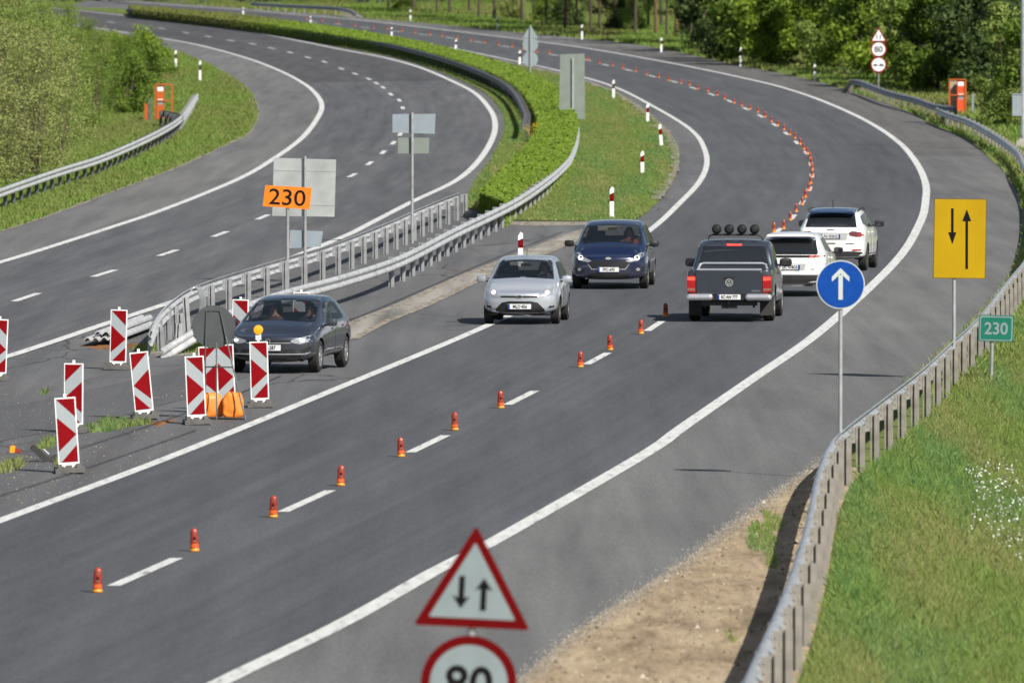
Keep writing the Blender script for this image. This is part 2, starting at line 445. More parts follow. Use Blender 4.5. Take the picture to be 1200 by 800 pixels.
def sheet(name, A, B, off, mat, step=4.0, cols=6):
    """ground sheet between two world lines"""
    A = np.array(A); B = np.array(B)
    la = np.sum(np.linalg.norm(np.diff(A, axis=0), axis=1)); N = int(la / step)
    A = resample(A, N=N); B = resample(B, N=N)
    mb = MB()
    for a, b in zip(A, B):
        for k in range(cols + 1):
            p = a + (b - a) * k / cols; mb.v.append((p[0], p[1], zr(p[1]) + off))
    c = cols + 1
    for i in range(N - 1):
        for k in range(cols): mb.f.append((i * c + k, i * c + k + 1, (i + 1) * c + k + 1, (i + 1) * c + k)); mb.mi.append(0)
    o = mb.build(name, mat); o['kind'] = 'structure'
    uv = o.data.uv_layers.new(name='along')
    for lp in o.data.loops:
        i = lp.vertex_index; uv.data[lp.index].uv = ((i % c) / cols, (i // c) * step)
    for p in o.data.polygons: p.use_smooth = True
    return o
def inside(P, poly):
    x, y = P[:, 0], P[:, 1]; c = np.zeros(len(P), bool); n = len(poly)
    for i in range(n):
        x1, y1 = poly[i]; x2, y2 = poly[(i + 1) % n]
        if y1 == y2: continue
        m = ((y1 > y) != (y2 > y)) & (x < (x2 - x1) * (y - y1) / (y2 - y1) + x1); c ^= m
    return c
# ------------------------------------------------------------------ the setting: ground, roads, markings
mb = MB()
YS = list(np.arange(-200, 60, 40)) + list(np.arange(60, 1130, 6)) + [1200, 1500, 2000, 3000, 4500]
XS = [-900, -300, -120, -60, -30, -10, 10, 30, 60, 120, 300, 900]
for y in YS:
    for x in XS: mb.v.append((x, y, zr(y) - .015))
for j in range(len(YS) - 1):
    for i in range(len(XS) - 1):
        a = j * len(XS) + i; mb.f.append((a, a + 1, a + 1 + len(XS), a + len(XS))); mb.mi.append(0)
tag(mb.build('ground', M_TURF), kind='structure')

LE = [(-90, 296), (-40, 283), (20, 266), (67, 250), (133, 225), (200, 200), (260, 173), (290, 158), (301, 141), (302, 127), (293, 107), (267, 87), (233, 70), (200, 58), (170, 48.5), (130, 40), (90, 32)]
W1 = [(-120, 340), (0, 308), (130, 267), (200, 243), (280, 210), (320, 187), (353, 163), (372, 139), (377, 123), (367, 107), (347, 93), (320, 80), (287, 68), (240, 55), (200, 47), (160, 40.5), (110, 33), (60, 27)]
W2 = [(-90, 444), (7, 419), (133, 377), (200, 355), (290, 323), (400, 279), (425, 267), (483, 237), (533, 213), (560, 190), (577, 163), (580, 143), (573, 127), (557, 110), (533, 97), (493, 80), (450, 68), (400, 58.5), (333, 45), (267, 33.5), (200, 25), (133, 17), (60, 9.5)]
L1 = [(-90, 645), (0, 611), (200, 536), (400, 454), (567, 384), (665, 335), (758, 273), (797, 238), (820, 213), (828.5, 190), (822, 167), (810, 153), (793, 141), (767, 126), (733, 108), (700, 95.5), (647, 81.5), (598, 71), (535, 58), (480, 48.5), (430, 40.5), (380, 33.5), (330, 27.5)]
R1 = [(200, 832), (265, 797), (400, 732), (517, 666), (577, 636), (753, 534.5), (800, 501.5), (883, 444), (960, 390), (1047, 310), (1078, 262), (1085, 233), (1084, 213), (1073, 190), (1053, 167), (1017, 143), (967, 120), (917, 103), (867, 91), (800, 77), (700, 59), (633, 49.5), (570, 41.5), (505, 33.6), (430, 25), (380, 20.3), (340, 17), (288, 12.4), (220, 7.6)]
RE = [(560, 828), (613, 794), (667, 747), (733, 703), (800, 659), (850, 621), (910, 577), (957, 545), (1000, 507), (1060, 452), (1110, 408), (1150, 366), (1183, 325), (1197, 283), (1198, 249), (1193, 229), (1180, 206), (1160, 187), (1135, 165), (1090, 145), (1065, 132), (1040, 122), (975, 100.5), (925, 88.5), (875, 79), (825, 68), (775, 57.5), (725, 50), (635, 41), (570, 35), (505, 28), (440, 23), (400, 19), (340, 14.5), (288, 10.5), (220, 5.5)]
wLE = worldline(LE, near=110, far=60); wW1 = worldline(W1, near=110, far=60); wW2 = worldline(W2, near=80, far=60)
wL1 = worldline(L1, near=70, far=80); wR1 = worldline(R1, near=60, far=60); wRE = worldline(RE, near=60, far=60)

sheet('road_base', wLE, wRE, .002, M_MEDIAN, 4, 8)
sheet('left_shoulder', wLE, wW1, .010, M_SHOULD, 4, 4)
sheet('left_carriageway', wW1, wW2, .014, M_ROADL, 4, 6)
sheet('right_shoulder', wR1, wRE, .010, M_SHOULD, 4, 5)
sheet('right_carriageway', wL1, wR1, .014, M_ROAD, 4, 6)

def part_of(W, y0, y1): return [p for p in W if y0 < p[1] < y1]
_y = G(440, 98).y
sheet('old_surface', part_of(wW1, _y - 4, 1050), part_of(wW2, _y + 4, 1050), .017, M_ROADD, 4, 6)
_y = G(1110, 184).y
sheet('old_surface', part_of(wR1, _y, 700), part_of(wRE, _y, 700), .0125, M_SHOULDD, 4, 5)
def edge_line(name, W, w=.20, off=.020): return ribbon(name, W, w, off, M_PAINT, 3.0)
edge_line('edge_line', wW1, .26); edge_line('edge_line', wW2, .26); edge_line('edge_line', wL1, .22); edge_line('edge_line', wR1, .26)

# dashes of the lane lines: 6 m of paint, every 18 m
DR = [(171, 671), (360, 588), (502, 521), (611, 467), (700, 421), (767, 383), (833, 335), (878, 302), (912, 271), (929, 255), (940, 238), (948.6, 222), (951.4, 206.4), (950.4, 193), (945, 179.6), (933.6, 167.6), (921.6, 157), (908, 147), (891.4, 136.6), (874, 128), (855, 119.2), (834, 111.3), (812.5, 103.8), (790, 96.3), (764, 89.7), (736.7, 82.8), (709.7, 76.7), (688, 71), (650, 65), (622, 60), (591.7, 54.8), (561, 49.8), (527.8, 45), (495, 41), (465, 37.3), (428, 33), (396, 29), (366, 25.5)]
DL = [(-75, 388), (31, 349), (122, 321), (197, 297), (258, 275), (308, 255), (362, 230), (413, 206), (433, 192), (449, 179), (461, 168), (469, 158), (473.5, 146), (474.5, 136), (472, 127), (468, 118), (458, 111), (449, 103), (441, 98), (432, 93), (416, 87), (400, 81), (380, 73), (361, 68), (340, 62), (318, 57), (296, 52), (270, 48), (244, 43), (218, 39), (190, 34), (163, 31), (130, 26.5), (95, 22)]
mb = MB()
for D, wd in ((DR, .15), (DL, .17)):
    P = [G(*p) for p in D]
    for i, p in enumerate(P):
        d = (P[min(i + 1, len(P) - 1)] - P[max(i - 1, 0)]); d.z = 0; d.normalize(); nn = Vector((d.y, -d.x, 0))
        vs = []
        for t in (-3, -1, 1, 3):
            for s in (-.5, .5):
                q = p + d * t + nn * s * wd * 1.15; vs.append((q.x, q.y, zr(q.y) + .021))
        mb.add(vs, [(0, 1, 3, 2), (2, 3, 5, 4), (4, 5, 7, 6)])
tag(mb.build('lane_markings', M_PAINT), kind='structure')

# concrete gutter along the crossing of the central reserve
GU = [(395, 398), (433, 378), (483, 358), (550, 327), (633, 294), (680, 275), (722, 263)]
_g = resample(worldline(GU), .35); mb = MB(); i = 0
while i < len(_g) - 8:
    m_ = random.randint(4, 7); a_, b_ = _g[i], _g[i + m_]; d = (b_ - a_) / np.linalg.norm(b_ - a_); nn = np.array((d[1], -d[0]))
    b_ = b_ - d * random.uniform(.03, .14); wd = random.uniform(.22, .29); sh_ = random.gauss(0, .025); tz = .014 + random.uniform(.004, .016)
    if random.random() > .10:
        P4_ = [a_ + nn * (sh_ - wd), a_ + nn * (sh_ + wd * random.uniform(.8, 1)), b_ + nn * (sh_ + wd), b_ + nn * (sh_ - wd * random.uniform(.8, 1))]
        mb.add([(q[0], q[1], zr(q[1]) + tz) for q in P4_] + [(q[0], q[1], zr(q[1]) - .02) for q in P4_], [(0, 1, 2, 3), (0, 4, 5, 1), (1, 5, 6, 2), (2, 6, 7, 3), (3, 7, 4, 0)])
    i += m_
tag(mb.build('gutter', M_CONC), kind='structure')
ribbon('gutter_bed', worldline(GU), .9, .016, M_GRAVEL, 2.0)
# dark worn joints in the crossing
for J in ([(0, 548), (60, 536), (150, 508), (260, 470), (330, 441)], [(0, 582), (70, 560), (150, 533), (230, 505)], [(150, 431), (250, 425), (330, 400), (420, 372), (560, 312), (660, 272)],
          [(0, 524), (40, 521), (110, 503), (190, 488)]):
    ribbon('pavement_joint', worldline(J), .028, .027, simple('tar_joint', (.022, .021, .020), .8) if 'tar_joint' not in MATS else MATS['tar_joint'], 2.0)

def area(name, poly_px, off, mat, step=5.0, kind='structure', world=None, edge=0.0, jitter=0.0):
    """ground patch with a free outline"""
    W = np.array(world) if world is not None else resample(worldline(list(poly_px) + [poly_px[0]], n=5), 2.5)
    if world is None: W = W[:-1]
    if jitter:
        W = W + rng.normal(0, 1, W.shape) * np.array([jitter, jitter * 4])
    lo, hi = W.min(0), W.max(0)
    gx = np.arange(lo[0] + 1, hi[0], 1.6); gy = np.arange(lo[1] + 2, hi[1], step)
    Q = np.array([(x, y) for y in gy for x in gx]) if len(gx) and len(gy) else np.zeros((0, 2))
    if len(Q): Q = Q[inside(Q, W)]
    pts = [Vector(w) for w in W] + [Vector(q) for q in Q]
    v, e, f, ov, oe, of = delaunay_2d_cdt(pts, [], [list(range(len(W)))], 1, 1e-4)
    mb = MB()
    for i, p in enumerate(v):
        rim = any(k < len(W) for k in ov[i])
        mb.v.append((p.x, p.y, zr(p.y) + (edge if rim else off)))
    for q in f: mb.f.append(tuple(q)); mb.mi.append(0)
    o = mb.build(name, mat); o['kind'] = kind
    return o, W

# green island between the carriageways
isl_r = [(600, 259), (660, 259), (720, 261), (748, 256), (772, 236), (789, 210), (795, 188), (789, 165), (770, 143), (750, 127), (722, 110), (690, 97.5), (640, 84), (598, 75), (535, 61.5), (480, 52), (430, 43.5), (380, 36), (330, 29.5)]
isl_l = [(543, 243), (556, 215), (572, 193), (588.5, 163), (591, 143), (584, 125), (566, 108), (541, 95), (500, 79), (456, 66.5), (400, 56), (335, 43), (268, 32), (200, 23.5), (133, 15.7), (60, 8.5)]
wi_r = worldline(isl_r, n=5); wi_l = worldline(isl_l, n=5)
far_r = [np.array(p) for p in wL1 if p[1] > wi_r[-1][1] + 3]
poly_isl = list(wi_r) + [p - np.array((.35, 0)) for p in far_r if p[1] < wi_l[-1][1]] + list(reversed(wi_l))
_, P_ISL = area('island_ground', None, .07, M_TURF, world=resample(np.array(poly_isl + [poly_isl[0]]), 3.0)[:-1], edge=.03)

# sandy verge beside the near guardrail
RAIL_NEAR = [(842, 880), (877, 797), (923, 694), (947, 621), (957, 574), (964, 546), (975, 520), (989, 504), (1034, 469), (1080, 434), (1115, 402), (1150, 369), (1185, 325), (1203, 303), (1212, 280), (1217, 255), (1217, 235), (1213, 214), (1200, 191), (1194, 178), (1180, 166), (1160, 153), (1136, 140), (1112, 132), (1098, 126)]
wRAIL = worldline(RAIL_NEAR, h=.75, n=5, near=25)
wRE_a = np.array(wRE)
yk = G(957, 545).y
a = [p for p in wRE_a if 40 < p[1] < yk]; b = [p for p in wRAIL if 40 < p[1] < yk]
area('dirt_verge', None, .03, M_DIRT, world=resample(np.array([np.array(p) for p in a] + [p + np.array((.22, 0)) for p in reversed(b)] + [a[0]]), 1.5)[:-1], edge=.018, step=3)
_ge = resample(np.array([p for p in wRE_a if yk - 2 < p[1] < 330]), .6)
_wl = np.cumsum(rng.normal(0, 1, len(_ge))); _wl = np.convolve(rng.normal(0, 1, len(_ge)), np.ones(5) / 5, 'same')
_wr = np.convolve(rng.normal(0, 1, len(_ge)), np.ones(7) / 7, 'same')
mb = MB()
for k_, p in enumerate(_ge):
    for dx_ in (-.02 + .05 * _wl[k_], .13 + .12 * abs(_wr[k_]) + .03): mb.v.append((p[0] + dx_, p[1], zr(p[1]) + .036))
for k_ in range(len(_ge) - 1): mb.f.append((2 * k_, 2 * k_ + 1, 2 * k_ + 3, 2 * k_ + 2)); mb.mi.append(0)
tag(mb.build('gravel_verge', M_GRAVEL), kind='structure')
area('relaid_strip', [(-70, 530), (60, 506), (130, 491), (230, 463), (330, 425), (425, 381), (385, 372), (300, 401), (210, 433), (120, 453), (40, 471), (-70, 492)], .008, M_RELAID, edge=.008, jitter=.02)
# rust stain, soil patches and weeds of the crossing
area('soil_patch', [(88, 404), (120, 400), (150, 398), (176, 392), (166, 408), (130, 411), (100, 408)], .03, M_RUST, jitter=.03)
area('soil_patch', [(110, 513), (150, 500), (192, 490), (216, 485), (204, 494), (160, 507), (118, 520)], .031, M_RUST, jitter=.03)
area('soil_patch', [(168, 412), (200, 408), (250, 402), (262, 412), (230, 417), (180, 418)], .03, M_GRAVEL, jitter=.04)
area('soil_patch', [(5, 540), (28, 534), (45, 531), (40, 537), (20, 542)], .03, M_RUST, jitter=.03)
area('soil_patch', [(560, 262), (600, 257), (700, 259), (745, 260), (700, 264), (620, 264)], .031, M_GRAVEL, jitter=.05)

# ------------------------------------------------------------------ grass: too many blades to count
def blades(name, polys, dens, h, w, mat, label=None, excl=None, lean=.5, hvar=.5, weight=None):
    out = []
    for W in polys:
        W = np.array(W); lo, hi = W.min(0), W.max(0)
        n = int(dens * (hi[0] - lo[0]) * (hi[1] - lo[1]))
        P = rng.uniform(lo, hi, (n, 2)); P = P[inside(P, W)]
        if weight is not None: P = P[rng.uniform(0, 1, len(P)) < weight(P)]
        out.append(P)
    P = np.concatenate(out)
    n = len(P)
    # clumps: height follows a slow pattern
    cl = .5 + .5 * np.sin(P[:, 0] * 2.1 + np.sin(P[:, 1] * .31) * 2) * np.sin(P[:, 1] * .37 + P[:, 0] * .8)
    hh = h * (1 - hvar + hvar * (.6 * cl + .8 * rng.uniform(0, 1, n)))
    zb = np.array([zr(y) for y in P[:, 1]])
    base = np.c_[P, zb]
    a = rng.uniform(0, 2 * np.pi, n)
    side = np.c_[np.cos(a) * w, np.sin(a) * w * .4, np.zeros(n)] * (.6 + .8 * rng.uniform(0, 1, n))[:, None]
    tip = base + np.c_[rng.normal(0, lean, n) * hh, rng.normal(0, lean, n) * hh, hh]
    V = np.empty((n, 3, 3)); V[:, 0] = base - side; V[:, 1] = base + side; V[:, 2] = tip
    me = np_mesh(name, V.reshape(-1, 3), 3, [mat])
    o = bpy.data.objects.new(name, me); COL.objects.link(o)
    tag(o, label, None, None, 'stuff'); return o
blades('island_grass', [P_ISL], 80, .14, .026, M_GRASS, 'short green and yellowish grass on the island between the carriageways', weight=lambda P: np.clip((620 - P[:, 1]) / 150, .35, 1))
# right-hand slope behind the near guardrail
rr = [p for p in wRAIL if p[1] < 330]
P_SLOPE = [p + np.array((.30, 0)) for p in rr] + [np.array((rr[-1][0] + 9, rr[-1][1])), np.array((15, 210)), np.array((9.5, 100)), np.array((8, rr[0][1]))]
blades('verge_grass', [P_SLOPE], 620, .15, .012, M_GRASS, 'long green and straw-coloured grass behind the near guardrail', weight=lambda P: np.clip(1.25 - P[:, 1] / 420, .3, 1) * (P[:, 1] > 92))
blades('tall_grass', [P_SLOPE], 14, .32, .012, M_GRASS2, 'scattered taller wispy grass on the slope behind the near guardrail', lean=.8, weight=lambda P: (P[:, 1] > 92) * (.25 + .75 * (np.sin(P[:, 0] * 1.7 + P[:, 1] * .11) > .1)))
blades('broad_weeds', [P_SLOPE], 40, .13, .055, M_GRASS2, 'low broad-leaved weeds in the grass behind the near guardrail', lean=1.2, weight=lambda P: (P[:, 1] > 92) * (np.sin(P[:, 0] * 3.1 + 1) * np.sin(P[:, 1] * .23 + P[:, 0]) > .25))
# strips beside the far part of the rail, the far verge and the left verge
wREf = [p for p in wRE_a if 322 < p[1] < 1000]
P_FARV = [np.array(p) + np.array((.05, 0)) for p in wREf] + [np.array((wREf[-1][0] + 30, wREf[-1][1] + 60)), np.array((60, 900)), np.array((60, 330))]
blades('far_verge_grass', [P_FARV], 9, .32, .06, M_GRASS2, 'green grass verge below the trees beyond the road', weight=lambda P: np.clip((P[:, 0] < 40) * 1.0, 0, 1))
n1 = [p for p in wRE_a if 180 < p[1] < 600]
P_STRIP = [np.array(p) + np.array((.05, 0)) for p in n1] + [np.array(p) + np.array((2.2, 6)) for p in reversed(n1)]
blades('rail_strip_grass', [P_STRIP], 60, .2, .035, M_GRASS, 'dry pale grass strip between the shoulder and the guardrail')
wLEg = [p for p in wLE if 180 < p[1] < 980]
P_LEFT = [np.array(p) - np.array((.02, 0)) for p in wLEg] + [np.array((wLEg[-1][0] - 40, wLEg[-1][1])), np.array((-60, 500)), np.array((-34, 260)), np.array((-25, 180))]
blades('left_verge_grass', [P_LEFT], 42, .15, .035, M_GRASS2, 'green verge grass inside the left bend', weight=lambda P: np.clip(P[:, 0] > -45, 0, 1) * np.clip(1.5 - P[:, 1] / 600, .25, 1))
# weeds in cracks of the crossing and on the dirt
def spot(px, rx, ry):
    g = G(*px); return [np.array((g.x + rx * math.cos(a) * random.uniform(.6, 1.1), g.y + ry * math.sin(a) * random.uniform(.6, 1.1))) for a in np.linspace(0, 2 * math.pi, 15)[:-1]]
blades('weeds', [spot((55, 522), .16, 2.2), spot((140, 497), .55, 2.5), spot((115, 503), .35, 2), spot((10, 548), .22, 2.5), spot((52, 460), .10, 1.5), spot((175, 409), .35, 2.5), spot((225, 411), .5, 3), spot((240, 407), .5, 3), spot((70, 545), .1, 1)], 160, .13, .014, M_GRASS, 'tufts of weeds in cracks of the paved crossing', hvar=.7)
blades('verge_weeds', [spot((893, 632), .20, 4), spot((905, 612), .18, 3), spot((882, 640), .10, 2), spot((856, 748), .07, 1.4), spot((905, 660), .1, 2)], 420, .10, .010, M_GRASS, 'tufts of grass growing in the dirt beside the guardrail')
# white blossom on the slope
wc = []
for k in range(190):
    t = random.random(); x = 1135 + 68 * random.random() ** .8; y = 555 + (x - 1135) * .9 * random.random() * 1.4 + random.gauss(0, 38)
    if y < 540 or y > 700: continue
    g = G(x, y, .25); wc.append(g)
vs = []
for g in wc:
    for k in range(random.randint(2, 4)):
        p = np.array(g) + rng.normal(0, 1, 3) * np.array((.04, .05, .03)); s = random.uniform(.010, .028)
        d = rng.normal(0, 1, 3); d /= np.linalg.norm(d); e = np.cross(d, rng.normal(0, 1, 3)); e /= np.linalg.norm(e)
        vs += [p - d * s, p + e * s * .7, p + d * s, p - e * s * .7]
o = bpy.data.objects.new('white_flowers', np_mesh('white_flowers', np.array(vs), 4, [M_FLOWER])); COL.objects.link(o)
tag(o, 'scattered white blossoms in the grass slope', None, None, 'stuff')

def ragged(name, W, y0, y1, off, w0, side, mat):
    q = resample(np.array([p for p in W if y0 < p[1] < y1]), .8); k5 = np.ones(5) / 5
    ja, jb = np.convolve(rng.normal(0, 1, len(q)), k5, 'same'), np.convolve(rng.normal(0, 1, len(q)), k5, 'same')
    mb = MB()
    for k, p in enumerate(q):
        for x_ in (-.10 * abs(ja[k]) - .02, w0 * (.5 + abs(jb[k]) * 1.6)): mb.v.append((p[0] + side * x_, p[1], zr(p[1]) + off))
    for k in range(len(q) - 1): mb.f.append((2 * k, 2 * k + 1, 2 * k + 3, 2 * k + 2)); mb.mi.append(0)
    tag(mb.build(name, mat), kind='structure')
ragged('verge_edge', wLE, 180, 700, .022, .22, -1, M_GRAVEL)
ragged('verge_edge', wi_r[:int(len(wi_r) * .8)][20:], 330, 640, .082, .25, -1, M_GRAVEL)
# loose stones and clods along the verge and the crossing
vs = []
def stone(x, y, s, up=.031):
    c0 = np.array((x, y, zr(y) + up + s * .3)); d = [c0 + rng.normal(0, 1, 3) * .12 * s + s * np.array(q) for q in ((-.6, -.5, -.4), (.6, -.5, -.4), (0, .7, -.4), (0, 0, .45))]
    for f in ((0, 1, 3), (1, 2, 3), (2, 0, 3)): vs.extend([d[k] for k in f])
rea = resample(np.array([p for p in wRE_a if 85 < p[1] < yk + 4]), .12)
for p in rea:
    pass
Wd = np.array([np.array(p) for p in a] + [p for p in reversed(b)])
for k in range(4500):
    q = np.array([[rng.uniform(0, 5), rng.uniform(90, yk)]])
    if inside(q, Wd)[0]: stone(q[0][0], q[0][1], abs(rng.normal(.004, .018)) + .005)
for k in range(1600):
    g = G(rng.uniform(-10, 330), rng.uniform(455, 590) )
    if g.x < np.interp(g.y, [p[1] for p in wL1][:200], [p[0] for p in wL1][:200]) - .25: stone(g.x, g.y, rng.uniform(.006, .020), .008)
_vs = vs; vs = []
for p in rea:
    for k in range(22): x_ = rng.normal(.05, .10); stone(p[0] + x_, p[1] + rng.uniform(-.1, .1), rng.uniform(.006, .018), .030 if x_ > 0 else .012)
o = bpy.data.objects.new('gravel', np_mesh('gravel', np.array(vs), 3, [M_STONE2])); COL.objects.link(o)
tag(o, 'grey gravel spilling along the edge of the right shoulder', None, None, 'stuff'); vs = _vs
o = bpy.data.objects.new('loose_stones', np_mesh('loose_stones', np.array(vs), 3, [M_STONE])); COL.objects.link(o)
tag(o, 'loose stones and clods along the verge and on the crossing', None, None, 'stuff')

# ------------------------------------------------------------------ trees and hedge
def leaf_cloud(centres, n_each, rad, size, squash=.75):
    """leaf-sized quads through the volume of the clumps"""
    C = np.repeat(np.array([c[:3] for c in centres]), n_each, 0)
    rs = np.repeat(np.array([c[3] for c in centres]), n_each) * rad
    n = len(C)
    d = rng.normal(0, 1, (n, 3)); d /= np.linalg.norm(d, axis=1)[:, None]
    rr = rs * rng.uniform(0, 1, n) ** .45
    P = C + d * rr[:, None] * np.array((1, 1, squash))
    nrm = d + rng.normal(0, .55, (n, 3)) + np.array((0, 0, .3)); nrm /= np.linalg.norm(nrm, axis=1)[:, None]
    a = np.cross(nrm, rng.normal(0, 1, (n, 3))); a /= np.linalg.norm(a, axis=1)[:, None]; b = np.cross(nrm, a)
    s = size * rng.uniform(.55, 1.25, n)[:, None]
    V = np.empty((n, 4, 3)); V[:, 0] = P - a * s; V[:, 1] = P + b * s * .5; V[:, 2] = P + a * s; V[:, 3] = P - b * s * .5
    return V.reshape(-1, 3)
def make_tree_meshes(h, spread, nclump, leaves, leaf, low=.1, trunk_r=.12, stems=1, clump=.2, seed=0, top=1.0):
    rnd = random.Random(seed)
    tb = MB(); tb.smooth = True
    cents = []
    tips = []
    for s in range(stems):
        ang = rnd.uniform(0, 6.28); off = spread * .12 * (stems > 1)
        base = Vector((math.cos(ang) * off, math.sin(ang) * off, -.15))
        lean = Vector((math.cos(ang), math.sin(ang), 0)) * (spread * (.35 if stems > 1 else .06) * rnd.uniform(.4, 1.2))
        topv = base + lean + Vector((0, 0, h * rnd.uniform(.72, .95)))
        mid = base.lerp(topv, .5) + Vector((rnd.uniform(-1, 1), rnd.uniform(-1, 1), 0)) * spread * .06
        r0 = trunk_r * (1 if stems == 1 else .55)
        tb.tube([base, base.lerp(mid, .5), mid, topv], [r0, r0 * .8, r0 * .6, r0 * .12], 7)
        nl = max(4, nclump // stems)
        for k in range(nl):
            t = low + (1 - low) * (k + rnd.random()) / nl
            p = base.lerp(mid, t * 2) if t < .5 else mid.lerp(topv, t * 2 - 1)
            a = rnd.uniform(0, 6.28); ext = spread * (math.sin(min(1, (t * 1.05 + .10)) * math.pi) ** .6) * rnd.uniform(.45, 1.05) * .8
            q = p + Vector((math.cos(a) * ext, math.sin(a) * ext, h * rnd.uniform(-.02, .12)))
            tb.tube([p, p.lerp(q, .5) + Vector((0, 0, .03 * h)), q], [r0 * .32 * (1 - .5 * t), r0 * .2, r0 * .06], 5)
            cents.append((q.x, q.y, q.z, rnd.uniform(.6, 1.25))); 
            if rnd.random() < .6: m = p.lerp(q, .55); cents.append((m.x, m.y, m.z + .05 * h, rnd.uniform(.5, .9)))
    V = leaf_cloud(cents, leaves // len(cents), clump * h, leaf)
    V[:, 2] = np.maximum(V[:, 2], .03)
    return tb, V
_tree_cache = {}
def tree(name, px, h, style, leafmat, label, cat='tree', rz=None, sx=1.0, group=None, loc=None, bark=None):
    loc = loc or G(*px)
    root = empty(name, loc, rz if rz is not None else random.uniform(0, 6.28), label, cat, group)
    key = style
    if key not in _tree_cache:
        par = STYLES[style]; tb, V = make_tree_meshes(*par[:2], **par[2])
        t = tb.build('trunk', M_BARK, None, True); tm = t.data; bpy.data.objects.remove(t)
        _tree_cache[key] = (tm, V, par[0])
    tm, V, h0 = _tree_cache[key]
    k = h / h0
    tmm = tm
    if bark:
        tmm = tm.copy(); tmm.materials.clear(); tmm.materials.append(bark)
    t = bpy.data.objects.new('trunk', tmm); COL.objects.link(t); t.parent = root; t.scale = (k * sx, k * sx, k)
    ck = (style, leafmat.name)
    if ck not in _tree_cache: _tree_cache[ck] = np_mesh('crown', V, 4, [leafmat])
    c = bpy.data.objects.new('crown', _tree_cache[ck]); COL.objects.link(c); c.parent = root; c.scale = (k * sx, k * sx, k)
    return root
STYLES = {
    'broad_a': (8, 3.0, dict(nclump=30, leaves=15000, leaf=.15, low=.03, trunk_r=.14, clump=.125, seed=1)),
    'broad_b': (8, 2.7, dict(nclump=34, leaves=15000, leaf=.14, low=.02, trunk_r=.12, clump=.115, seed=2, stems=3)),
    'broad_c': (8, 3.3, dict(nclump=26, leaves=13000, leaf=.16, low=.06, trunk_r=.15, clump=.13, seed=3)),
    'tall_a': (15, 2.6, dict(nclump=22, leaves=6000, leaf=.22, low=.32, trunk_r=.15, clump=.10, seed=4)),
    'tall_b': (15, 2.2, dict(nclump=20, leaves=5000, leaf=.22, low=.38, trunk_r=.11, clump=.09, seed=5)),
    'scrub_a': (6, 2.2, dict(nclump=100, leaves=13000, leaf=.052, low=.02, trunk_r=.05, clump=.10, seed=6, stems=24)),
    'scrub_b': (6, 2.5, dict(nclump=96, leaves=12000, leaf=.052, low=.02, trunk_r=.05, clump=.11, seed=7, stems=22)),
    'bush_a': (3.2, 1.9, dict(nclump=30, leaves=7500, leaf=.085, low=.02, trunk_r=.06, clump=.20, seed=8, stems=5)),
    'weed': (1.2, .5, dict(nclump=14, leaves=500, leaf=.05, low=.05, trunk_r=.02, clump=.12, seed=9, stems=4)),
}
B, M_, D, BR, OL = LEAFS
right_trees = [
    ((838, 61), 8.5, 'broad_a', D, 'dark shady tree at the left end of the thicket, beside the row of slender trunks'),
    ((862, 70), 7.5, 'broad_b', D, 'dark green tree behind the delineator post left of the bend verge'),
    ((884, 73), 8.0, 'broad_c', M_, 'mid green tree just right of the darkest trees of the thicket'),
    ((908, 77), 7.8, 'broad_a', B, 'bright green leafy tree above the pale reed clump'),
    ((932, 77), 8.2, 'broad_b', M_, 'mid green tree above the second delineator of the bend verge'),
    ((958, 79), 7.6, 'broad_c', B, 'bright yellow-green tree left of the start of the far guardrail'),
    ((985, 82), 8.4, 'broad_b', OL, 'brownish olive tree above the start of the far guardrail'),
    ((1008, 86), 8.0, 'broad_a', B, 'bright green tree left of the three-plate sign'),
    ((1034, 91), 8.6, 'broad_b', M_, 'mid green tree right behind the three-plate sign'),
    ((1052, 97), 8.2, 'broad_c', B, 'bright green tree right of the three-plate sign'),
    ((1075, 103), 8.6, 'broad_a', OL, 'brownish olive tree left of the orange emergency telephone'),
    ((1098, 108), 7.6, 'broad_b', M_, 'mid green tree just left of the emergency telephone panel'),
    ((1124, 106), 8.8, 'broad_c', D, 'dark tree standing right behind the emergency telephone'),
    ((1150, 112), 8.6, 'broad_a', D, 'dark tree right of the emergency telephone with a thick trunk'),
    ((1172, 128), 7.5, 'broad_c', D, 'dark olive tree left of the grey mast'),
    ((1190, 146), 6.5, 'broad_b', OL, 'olive tree behind the grey mast at the right edge'),
    ((1225, 150), 7.5, 'broad_a', M_, 'mid green tree at the right edge of the view')]
for i, (px, h, st, lm, lb) in enumerate(right_trees): tree('leafy_tree', px, h, st, lm, lb, group='trees of the right-hand thicket', rz=i * 1.3)
back = [(850, 52), (890, 60), (930, 66), (970, 70), (1010, 76), (1050, 82), (1095, 90), (1140, 97), (1185, 106), (1230, 112)]
for i, px in enumerate(back):
    tree('leafy_tree', px, 11, ('broad_c', 'broad_a', 'broad_b')[i % 3], (D, M_, D, OL, M_)[i % 5], 'taller dark tree in the back row of the right-hand thicket', group='back row trees of the thicket', rz=i * 2.1)
trunks = [(702, 37), (744, 40), (760, 37), (769, 42), (781, 44), (792, 44.5), (810, 50), (826, 53), (692, 38), (662, 35), (640, 29), (612, 27), (595, 24), (579, 24), (561, 22), (527, 17), (512, 15.5), (484, 13), (455, 12), (720, 33), (676, 31), (550, 15), (625, 20), (800, 38), (735, 31), (775, 33)]
ordw = ['first', 'second', 'third', 'fourth', 'fifth', 'sixth', 'seventh', 'eighth', 'ninth', 'tenth', 'eleventh', 'twelfth', 'thirteenth', 'fourteenth', 'fifteenth', 'sixteenth', 'seventeenth', 'eighteenth', 'nineteenth', 'twentieth']
tens = {20: 'twenty', 30: 'thirty', 40: 'forty', 50: 'fifty', 60: 'sixty'}
